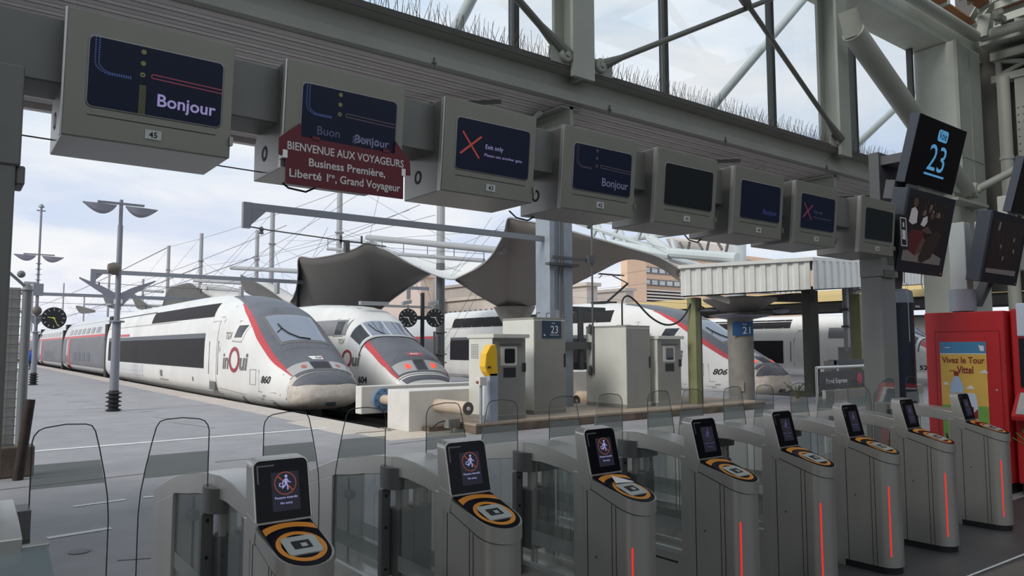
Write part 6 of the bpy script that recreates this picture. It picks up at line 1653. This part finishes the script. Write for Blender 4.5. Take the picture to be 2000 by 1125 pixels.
# ------------------------------------------------------------------ left edge: mesh panel, bollard, person
t = thing('mesh_fence', (.7, 11.9, 0), 'pale mesh fence panel with a grey post on a concrete foot at the left edge', 'fence')
MB().box(.42, .79, 11.92, 11.935, .36, 2.5).build('panel', 'fence_sheet', t)
b = MB()
for k in range(18): b.tube((.4, 11.9, .42+k*.12), (.8, 11.9, .42+k*.12), .008, n=4)
for k in range(5): b.tube((.42+k*.09, 11.89, .38), (.42+k*.09, 11.89, 2.48), .004, n=4)
b.build('wire', 'post_grey', t)
b = MB().tube((.86, 11.9, .3), (.86, 11.9, 2.45), .055, n=14).lathe([(.055, 0), (.075, .02), (.03, .1), (0, .11)], (.86, 11.9, 2.45), 14); b.build('post', 'post_grey', t, smooth=True)
MB().tube((.85, 11.88, 2.5), (.62, 11.88, 2.72), .02, n=6).ball((.78, 11.88, 2.68), .05).build('bracket', 'post_grey', t)
MB().box(.45, 1.02, 11.75, 12.05, 0, .40).build('concrete_foot', 'plinth', t, bevel=.02)
t = MB().tube((.83, 11.55, 0), (.93, 11.6, 1.02), .062, .058, n=16); 
tag(t.build('bollard', 'rust', smooth=True), 'leaning rusty black bollard in front of the mesh fence foot', 'bollard')
# far figure in a blue jacket bending over, by the farther lamp
p = at(54, 722, Z=0); s = 1.0
t = thing('person', (p.x, p.y, 0), 'person in a blue jacket stooping beside white sacks beyond the farther lamp', 'person')
sk = bpy.data.meshes.new('body')
J = [(0, 0, .82), (0, .02, 1.0), (.06, .1, 1.18), (.10, .16, 1.3), (.12, .2, 1.4), (.13, .22, 1.52), (-.1, 0, .78), (-.12, .03, .45), (-.12, .0, .06), (-.12, -.12, .03), (.1, 0, .78), (.12, .03, .45), (.12, .0, .06), (.12, -.12, .03), (-.1, .1, 1.28), (-.2, -.02, 1.05), (-.14, -.16, .86), (.24, .12, 1.26), (.28, -.05, 1.02), (.2, -.2, .86)]
E_ = [(0, 1), (1, 2), (2, 3), (3, 4), (4, 5), (0, 6), (6, 7), (7, 8), (8, 9), (0, 10), (10, 11), (11, 12), (12, 13), (2, 14), (14, 15), (15, 16), (2, 17), (17, 18), (18, 19)]
R_ = [.15, .15, .17, .12, .06, .105, .1, .07, .05, .04, .1, .07, .05, .04, .07, .055, .04, .07, .055, .04]
sk.from_pydata([(x, y, z) for x, y, z in J], E_, [])
bo = bpy.data.objects.new('body', sk); COL.objects.link(bo); bo.parent = t; WLOC[bo.name] = WLOC[t.name].copy()
sm = bo.modifiers.new('skin', 'SKIN'); bo.modifiers.new('smooth', 'SUBSURF').levels = 1
for i, r in enumerate(R_): sk.skin_vertices[0].data[i].radius = (r, r)
sk.skin_vertices[0].data[0].use_root = True
sk.materials.append(M['trouser'])
b = MB(); w = WLOC[t.name]
b.loft([[w+V(.02+cx+rx*math.cos(a), cy+ry*math.sin(a), z) for a in [i*math.pi/8 for i in range(16)]] for cx, cy, rx, ry, z in ((0, 0, .2, .18, .68), (0, .02, .21, .19, .95), (.06, .1, .24, .19, 1.18), (.1, .15, .18, .15, 1.34), (.11, .19, .08, .08, 1.42))]); b.build('jacket', 'jacket', t, smooth=True)
MB().ball(w+V(.13, .2, 1.58), .085, .09, .08).build('hair', 'hair', t, smooth=True); MB().ball(w+V(.13, .17, 1.54), .08, .085, .10).build('face', 'skin', t, smooth=True)
b = MB().ball(w+V(-.75, .1, .22), .45, .35, .24).ball(w+V(-.3, -.4, .15), .4, .3, .17)
tag(b.build('sack', 'bag', smooth=True), 'white sacks lying on the platform beside the stooping person', 'sack')

# ------------------------------------------------------------------ screens, masts and machines at the right
def tilted(x0, x1, yb, yt, zb, zt):
    """frame of a leaning panel: origin at lower left, unit vectors along, up and out"""
    o = V(x0, yb, zb); up = V(0, yt-yb, zt-zb); h = up.length; up.normalize(); n = EX.cross(up).normalized()
    return o, up, h, (n if n.y < 0 else -n), x1-x0
def track_screen(x0, x1, lab, number, off=(0, 0, 0)):
    o, up, h, n, w = tilted(x0, x1, 3.63, 3.44, 3.43, 4.13); o = o+Vector(off)
    t = thing('track_screen', o+EX*w/2, lab, 'screen', 'hanging track screens')
    cs = MB().obox(o, EX*w, up*h, -n*.10).build('case', 'tv_side', t, bevel=.006)
    fr = MB().obox(o+n*.0, EX*w, up*h, n*.012).build('front', 'black', t, bevel=.003)
    if number:
        f = o+n*.0135
        b = MB().text(number, f+EX*w*.50+up*h*.27, EX, up, .40, 'c', .0, wide=.40).obox(f+EX*w*.30+up*h*.19, EX*w*.42, up*.022, n*.001); b.build('track_number', 'sky_blue', fr)
        pl = MB().ext([f+EX*w*.52+up*h*.80+EX*a+up*c for a, c in rrect(.235, .125, .035)], n*.001).build('voie_badge', 'sky_blue', fr)
        MB().text('Voie', f+EX*w*.52+up*(h*.80-.036)+n*.002, EX, up, .125, 'c', .008, wide=.18).build('voie_word', 'black', pl)
    return t
def tv(x0, x1, lab, scene, off=(0, 0, 0)):
    o, up, h, n, w = tilted(x0, x1, 3.77, 3.58, 2.49, 3.36); o = o+Vector(off)
    t = thing('wall_screen', o+EX*w/2, lab, 'screen', 'hanging video screens')
    MB().obox(o+n*.0, EX*w, up*h, -n*.16).build('case', 'tv_side', t, bevel=.01)
    fr = MB().obox(o, EX*w, up*h, n*.02).build('front_frame', 'tv_case', t, bevel=.006)
    f = o+n*.021; pw, ph = w*.82, h*.76; q0 = f+EX*w*.06+up*h*.14
    pic = MB().obox(q0, EX*pw, up*ph, n*.002).build('picture', 'tv_pic', t)
    S = lambda u, v: q0+EX*pw*u+up*ph*v+n*.0035
    b = MB()
    def blob(pts, mi, lift=0): b.poly([S(u, v)+n*(.0006*lift) for u, v in pts], mi)
    if scene:
        blob([(0, .0), (1, .0), (1, .12), (.6, .22), (0, .30)], 0)
        blob([(0, .3), (.12, .5), (.42, .52), (.5, .3), (.42, .16), (.3, .1), (0, .22)], 1, 1)
        blob([(.42, .02), (.5, .0), (.72, .1), (.9, .5), (.75, .56), (.55, .42), (.4, .1)], 2, 2)
        blob([(.02, .62), (.04, .82), (.12, .86), (.2, .80), (.22, .62), (.12, .58)], 3, 2); b.ring(S(.12, .93)+n*.0018, EX, up, 0, .05, n=14, mi=4)
        blob([(.32, .6), (.36, .72), (.46, .76), (.48, .66), (.42, .58)], 3, 3); blob([(.36, .52), (.5, .6), (.66, .5), (.5, .48)], 4, 3); b.ring(S(.58, .78)+n*.002, EX, up, 0, .04, n=12, mi=4)
        for k in range(14): 
            u, v = random.uniform(.3, .95), random.uniform(.72, .96); blob([(u, v), (u+.05, v), (u+.06, v+.08), (u+.01, v+.09)], random.choice([2, 2, 5, 4]), 1)
        blob([(.28, .1), (.4, .16), (.52, .38), (.42, .4)], 4, 2)
    else:
        blob([(0, 0), (1, 0), (1, .1), (0, .08)], 0)
        for k in range(30):
            u, v = random.uniform(.1, .95), random.uniform(.25, .85); blob([(u, v), (u+.05, v), (u+.05, v+.07), (u, v+.08)], random.choice([2, 2, 2, 5]), 1)
        blob([(.16, .80), (.22, .8), (.23, .95), (.17, .96)], 5, 2)
    b.build('picture_content', ['pv_grey', 'pv_red', 'pv_brown', 'pv_white', 'pv_skin', 'pv_grey'], pic)
    b = MB().obox(f+EX*w*.93+up*h*.025, EX*w*.035, up*h*.025, n*.002); b.build('maker_badge', 'lamp_redoff', fr)
    return t, o, up, h, n, w
track_screen(8.03, 9.17, 'black track screen showing a blue Voie 23 above the video screen', '23')
track_screen(10.95, 12.1, 'dark track screen cut by the right edge of the picture', None)
t, o, up, h, n, w = tv(8.0, 9.12, 'leaning video screen showing walking people under the track 23 screen', True)
b = MB().obox(o+up*h*.86-n*.16+EX*.02, EX*.5, up*.2, -n*.1).obox(o+EX*.1+up*h*.9-n*.05, EX*.25, up*.14, -n*.03); b.build('bracket', 'mast_gr', t)
b = MB().path([o+EX*.28-n*.02, o+EX*.28-n*.02-EZ*.12], .006, 4).ring(o+EX*.28-EZ*.17, EX, EZ, .02, .028, n=14, sy=2.0).path([o+EX*.30-EZ*.23, o+EX*.30-EZ*.75], .004, 4).path([o+EX*.7-n*.02, o+EX*.68-n*.02-EZ*.1, o+EX*.66-EZ*.16], .006, 4)
b.build('safety_cord', 'cab', t)
tv(10.2, 11.36, 'leaning video screen with a dark picture at the right edge', False)
# dark blue mast that holds the first pair of screens
t = thing('screen_mast', (8.67, 4.05, 0), 'dark blue round mast below the track 23 screens', 'mast')
MB().tube((8.67, 4.05, 0), (8.67, 4.05, 2.18), .155, n=24).build('lower_tube', 'mast_blue', t, smooth=True)
MB().lathe([(0, 0), (.155, 0), (.16, .02), (.15, .13), (.1, .16), (0, .16)], (8.67, 4.05, 2.18), 24).build('cap', 'bluegrey', t, smooth=True)
MB().ext([(8.42, 4.05, 2.28), (8.75, 4.05, 2.24), (8.82, 4.05, 2.45), (8.86, 4.05, 2.95), (8.85, 4.05, 3.9), (8.35, 4.05, 3.9), (8.35, 4.05, 2.6)], (0, .12, 0)).build('upper_plate', 'mast_gr', t, bevel=.01)
b = MB().box(8.4, 8.8, 3.68, 4.08, 3.75, 3.85).box(8.4, 8.8, 3.84, 4.08, 2.9, 3.0); b.build('arm', 'mast_gr', t)
MB().box(8.73, 8.83, 3.885, 3.89, 2.13, 2.15).build('name_plate', 'plate', t)
t = thing('screen_mast', (10.55, 4.1, 0), 'grey mast with a slanting arm behind the red machine, holding the right-hand screens', 'mast')
MB().tube((10.55, 4.1, 0), (10.55, 4.1, 2.14), .12, n=16).build('lower_tube', 'matt_black', t, smooth=True)
MB().tube((10.55, 4.1, 2.14), (10.55, 4.1, 2.42), .155, n=20).build('sleeve', 'bluegrey', t, smooth=True)
MB().box(10.45, 10.65, 4.0, 4.2, 2.42, 3.3).build('upper_tube', 'tube_lt', t, bevel=.01)
MB().obox((10.62, 3.95, 2.2), (.14, 0, 0), (0, .12, 0), (.62, -.1, .72)).build('arm', 'mast_gr', t)
MB().obox((10.9, 3.85, 2.75), (1.2, 0, 0), (0, .2, 0), (0, 0, .6)).obox((11.2, 3.75, 3.2), (.3, 0, 0), (0, .12, 0), (0, 0, .5)).build('bracket', 'cab', t, bevel=.01)
# navy way-finding sign seen edge-on between monitor 38 and the video screen
t = thing('edge_sign', (8.0, 3.62, 2.72), 'narrow black sign with a white lift symbol beside the last monitor', 'sign')
bd = MB().box(7.80, 7.985, 3.60, 3.64, 2.70, 3.06).build('board', 'matt_black', t)
b = MB()
for a, c, d, e_ in ((7.83, 7.96, 2.73, 2.74), (7.83, 7.96, 3.02, 3.03), (7.83, 7.84, 2.74, 3.02), (7.95, 7.96, 2.74, 3.02), (7.86, 7.93, 2.80, 2.90), (7.88, 7.91, 2.93, 2.98)): b.box(a, c, 3.598, 3.601, d, e_)
b.build('symbol', 'white', bd)
MB().box(7.86, 7.90, 3.62, 3.8, 3.02, 3.05).build('bracket', 'gantry', t)

# big red vending kiosk, its long side towards the gates
t = thing('red_kiosk', (10.3, 3.8, 0), 'big red vending kiosk with a drink poster on its side, past the last gate', 'kiosk')
MB().box(9.75, 10.38, 3.36, 4.24, .12, 2.10).build('body', 'kred', t, bevel=.012)
MB().box(9.78, 10.36, 3.38, 4.22, 0, .12).build('base', 'matt_black', t)
b = MB().box(9.742, 9.75, 3.42, 4.12, .22, 1.86); pn = b.build('door_panel', 'kred', t, bevel=.002)
b = MB()
for y0, y1, z0, z1 in ((3.415, 3.42, .2, 1.865), (4.12, 4.125, .2, 1.865), (3.415, 4.125, 1.862, 1.868)): b.box(9.740, 9.748, y0, y1, z0, z1)
b.box(9.744, 9.752, 3.36, 3.364, .15, 2.1); b.build('seam', 'p_red', t)
b = MB().lathe([(0, -.004), (.012, -.004), (.012, .002), (0, .002)], (9.742, 3.47, 1.18), 12, axis='x'); b.build('lock', 'steel_lite', pn)
X = 9.738
ps = MB().box(9.735, 9.742, 3.56, 4.07, .44, 1.74).build('poster', 'p_yel', t)
def pq(y0, y1, z0, z1, b, k, mi=0): b.poly([(X-.0012*k-.003, y1, z0), (X-.0012*k-.003, y0, z0), (X-.0012*k-.003, y0, z1), (X-.0012*k-.003, y1, z1)], mi); return b
pq(3.56, 4.07, 1.60, 1.74, MB(), 1).build('poster_header', 'p_blue', ps); pq(3.56, 4.07, 1.593, 1.602, MB(), 1.5).build('poster_rule', 'p_white', ps)
pq(3.56, 4.07, .44, .98, MB(), 1).build('poster_meadow', 'p_green', ps); pq(3.56, 3.66, .44, .54, MB(), 2).build('poster_label', 'p_white', ps)
up_ = V(0, -1, 0)
b = MB().text('Vivez le Tour', (X-.006, 3.815, 1.485), up_, EZ, .105, 'c', .02, wide=.47).text('avec', (X-.006, 3.97, 1.38), up_, EZ, .045, 'l', .0, wide=.07).text('Vittel', (X-.006, 3.885, 1.365), up_, EZ, .12, 'l', .025, wide=.18)
b.build('poster_headline', 'p_red', ps)
def flat(pts, k, b, mi): b.poly([(X-.003-.0012*k, y, z) for y, z in pts], mi)
b = MB()
flat([(3.97, .82), (3.97, 1.18), (3.955, 1.25), (3.93, 1.30), (3.915, 1.33), (3.875, 1.33), (3.86, 1.30), (3.835, 1.25), (3.82, 1.18), (3.82, .82)], 3, b, 0)
flat([(3.97, 1.0), (3.82, 1.0), (3.82, 1.1), (3.97, 1.1)], 4, b, 4); flat([(3.97, .82), (3.82, .82), (3.82, 1.0), (3.97, 1.0)], 4, b, 5)
flat([(3.92, 1.33), (3.87, 1.33), (3.868, 1.385), (3.922, 1.385)], 4, b, 1); flat([(3.945, .88), (3.85, .88), (3.85, 1.12), (3.945, 1.12)], 5, b, 2)
flat([(3.81, .60), (3.815, .95), (3.80, 1.08), (3.785, 1.13), (3.70, 1.13), (3.685, 1.08), (3.672, .95), (3.675, .60), (3.70, .53), (3.78, .53)], 3, b, 3)
flat([(3.79, .78), (3.72, .78), (3.72, .97), (3.79, .97)], 4, b, 2); flat([(3.72, .83), (3.675, .83), (3.675, .95), (3.72, .9)], 4, b, 6)
for y0, z0, k in ((4.05, 1.22, 1), (3.79, 1.18, 1.3), (3.63, 1.37, 1.2)):
    flat([(y0, z0), (y0-.07*k, z0), (y0-.06*k, z0+.02), (y0-.04*k, z0+.035*k), (y0-.02*k, z0+.03), (y0-.005, z0+.015)], 3, b, 5)
flat([(4.03, .44), (3.99, .44), (4.0, .5), (4.05, .62), (4.03, .64)], 4, b, 1)
b.build('poster_bottles', ['p_bottle', 'p_red', 'p_red', 'p_bott2', 'p_green', 'p_white', 'p_red'], ps)
b = MB().text('Vittel', (X-.0095, 3.878, .905), EZ, V(0, 1, 0), .07, 'l', .02, wide=.19).text('Vittel', (X-.0095, 3.738, .80), EZ, V(0, 1, 0), .045, 'l', .02, wide=.14)
b.build('bottle_lettering', 'p_white', ps)
b = MB(); flat([(4.01, 1.668), (3.95, 1.668), (3.95, 1.676), (4.01, 1.676)], 3, b, 0); flat([(3.62, 1.63), (3.58, 1.63), (3.58, 1.69), (3.64, 1.70)], 3, b, 0); pq(3.57, 3.65, .45, .53, b, 4, 0) if False else None
b.build('poster_small_print', 'p_white', ps)
b = MB(); flat([(4.035, 1.665), (4.025, 1.66), (4.02, 1.68), (4.03, 1.69), (4.045, 1.685)], 3, b, 0); b.build('poster_mark', 'lamp_redoff', ps)
# second machine, further right, mostly cut by the frame
t = thing('ticket_machine', (10.2, 2.9, 0), 'red ticket machine with a slanting screen shelf at the right edge', 'machine')
MB().box(9.83, 10.7, 2.5, 3.33, .12, 2.12).build('body', 'kred', t, bevel=.02)
MB().box(9.86, 10.66, 2.53, 3.30, 0, .12).build('base', 'matt_black', t)
MB().box(9.80, 9.84, 2.6, 3.22, .13, .33).build('kick_plate', 'steel_lite', t, bevel=.004)
b = MB().ext([(9.83, 2.55, .88), (9.60, 2.55, .85), (9.58, 2.55, .91), (9.78, 2.55, 1.16), (9.83, 2.55, 1.16)], (0, .74, 0)); sh = b.build('screen_shelf', 'kred', t, bevel=.015)
MB().ext([(9.585, 2.60, .925), (9.77, 2.60, 1.155), (9.77, 3.24, 1.155), (9.585, 3.24, .925)], (-.006, 0, .005)).build('touch_frame', 'steel', sh)
MB().ext([(9.60, 2.66, .952), (9.75, 2.66, 1.138), (9.75, 3.16, 1.138), (9.60, 3.16, .952)], (-.01, 0, .008)).build('touch_screen', 'screen', sh)
MB().ext([(9.70, 3.06, 1.075), (9.74, 3.06, 1.125), (9.74, 3.12, 1.125), (9.70, 3.12, 1.075)], (-.012, 0, .01)).build('card_label', 'plate', sh)
MB().box(9.815, 9.83, 2.55, 3.25, 1.22, 1.78).build('glass_front', 't_glassd', t)
MB().box(9.81, 9.84, 2.5, 3.26, 1.80, 2.18).build('top_panel', 'p_bott2', t, bevel=.01)
ps = MB().box(9.815, 9.83, 2.6, 3.2, .42, .82).build('poster', 'p_white', t)
b = MB()
for k in range(9):
    a_ = math.radians(30+k*15); 
    b.poly([(9.811, 3.12, .50), (9.811, 3.12-.28*math.cos(a_)+.012, .5+.28*math.sin(a_)), (9.811, 3.12-.28*math.cos(a_)-.012, .5+.28*math.sin(a_))])
b.poly([(9.811, 3.19, .76), (9.811, 3.0, .81), (9.811, 3.19, .815)]); b.build('palm_leaf', 'palm', ps)
MB().box(9.811, 9.813, 2.6, 3.19, .44, .48).build('poster_band', 'orange', ps)
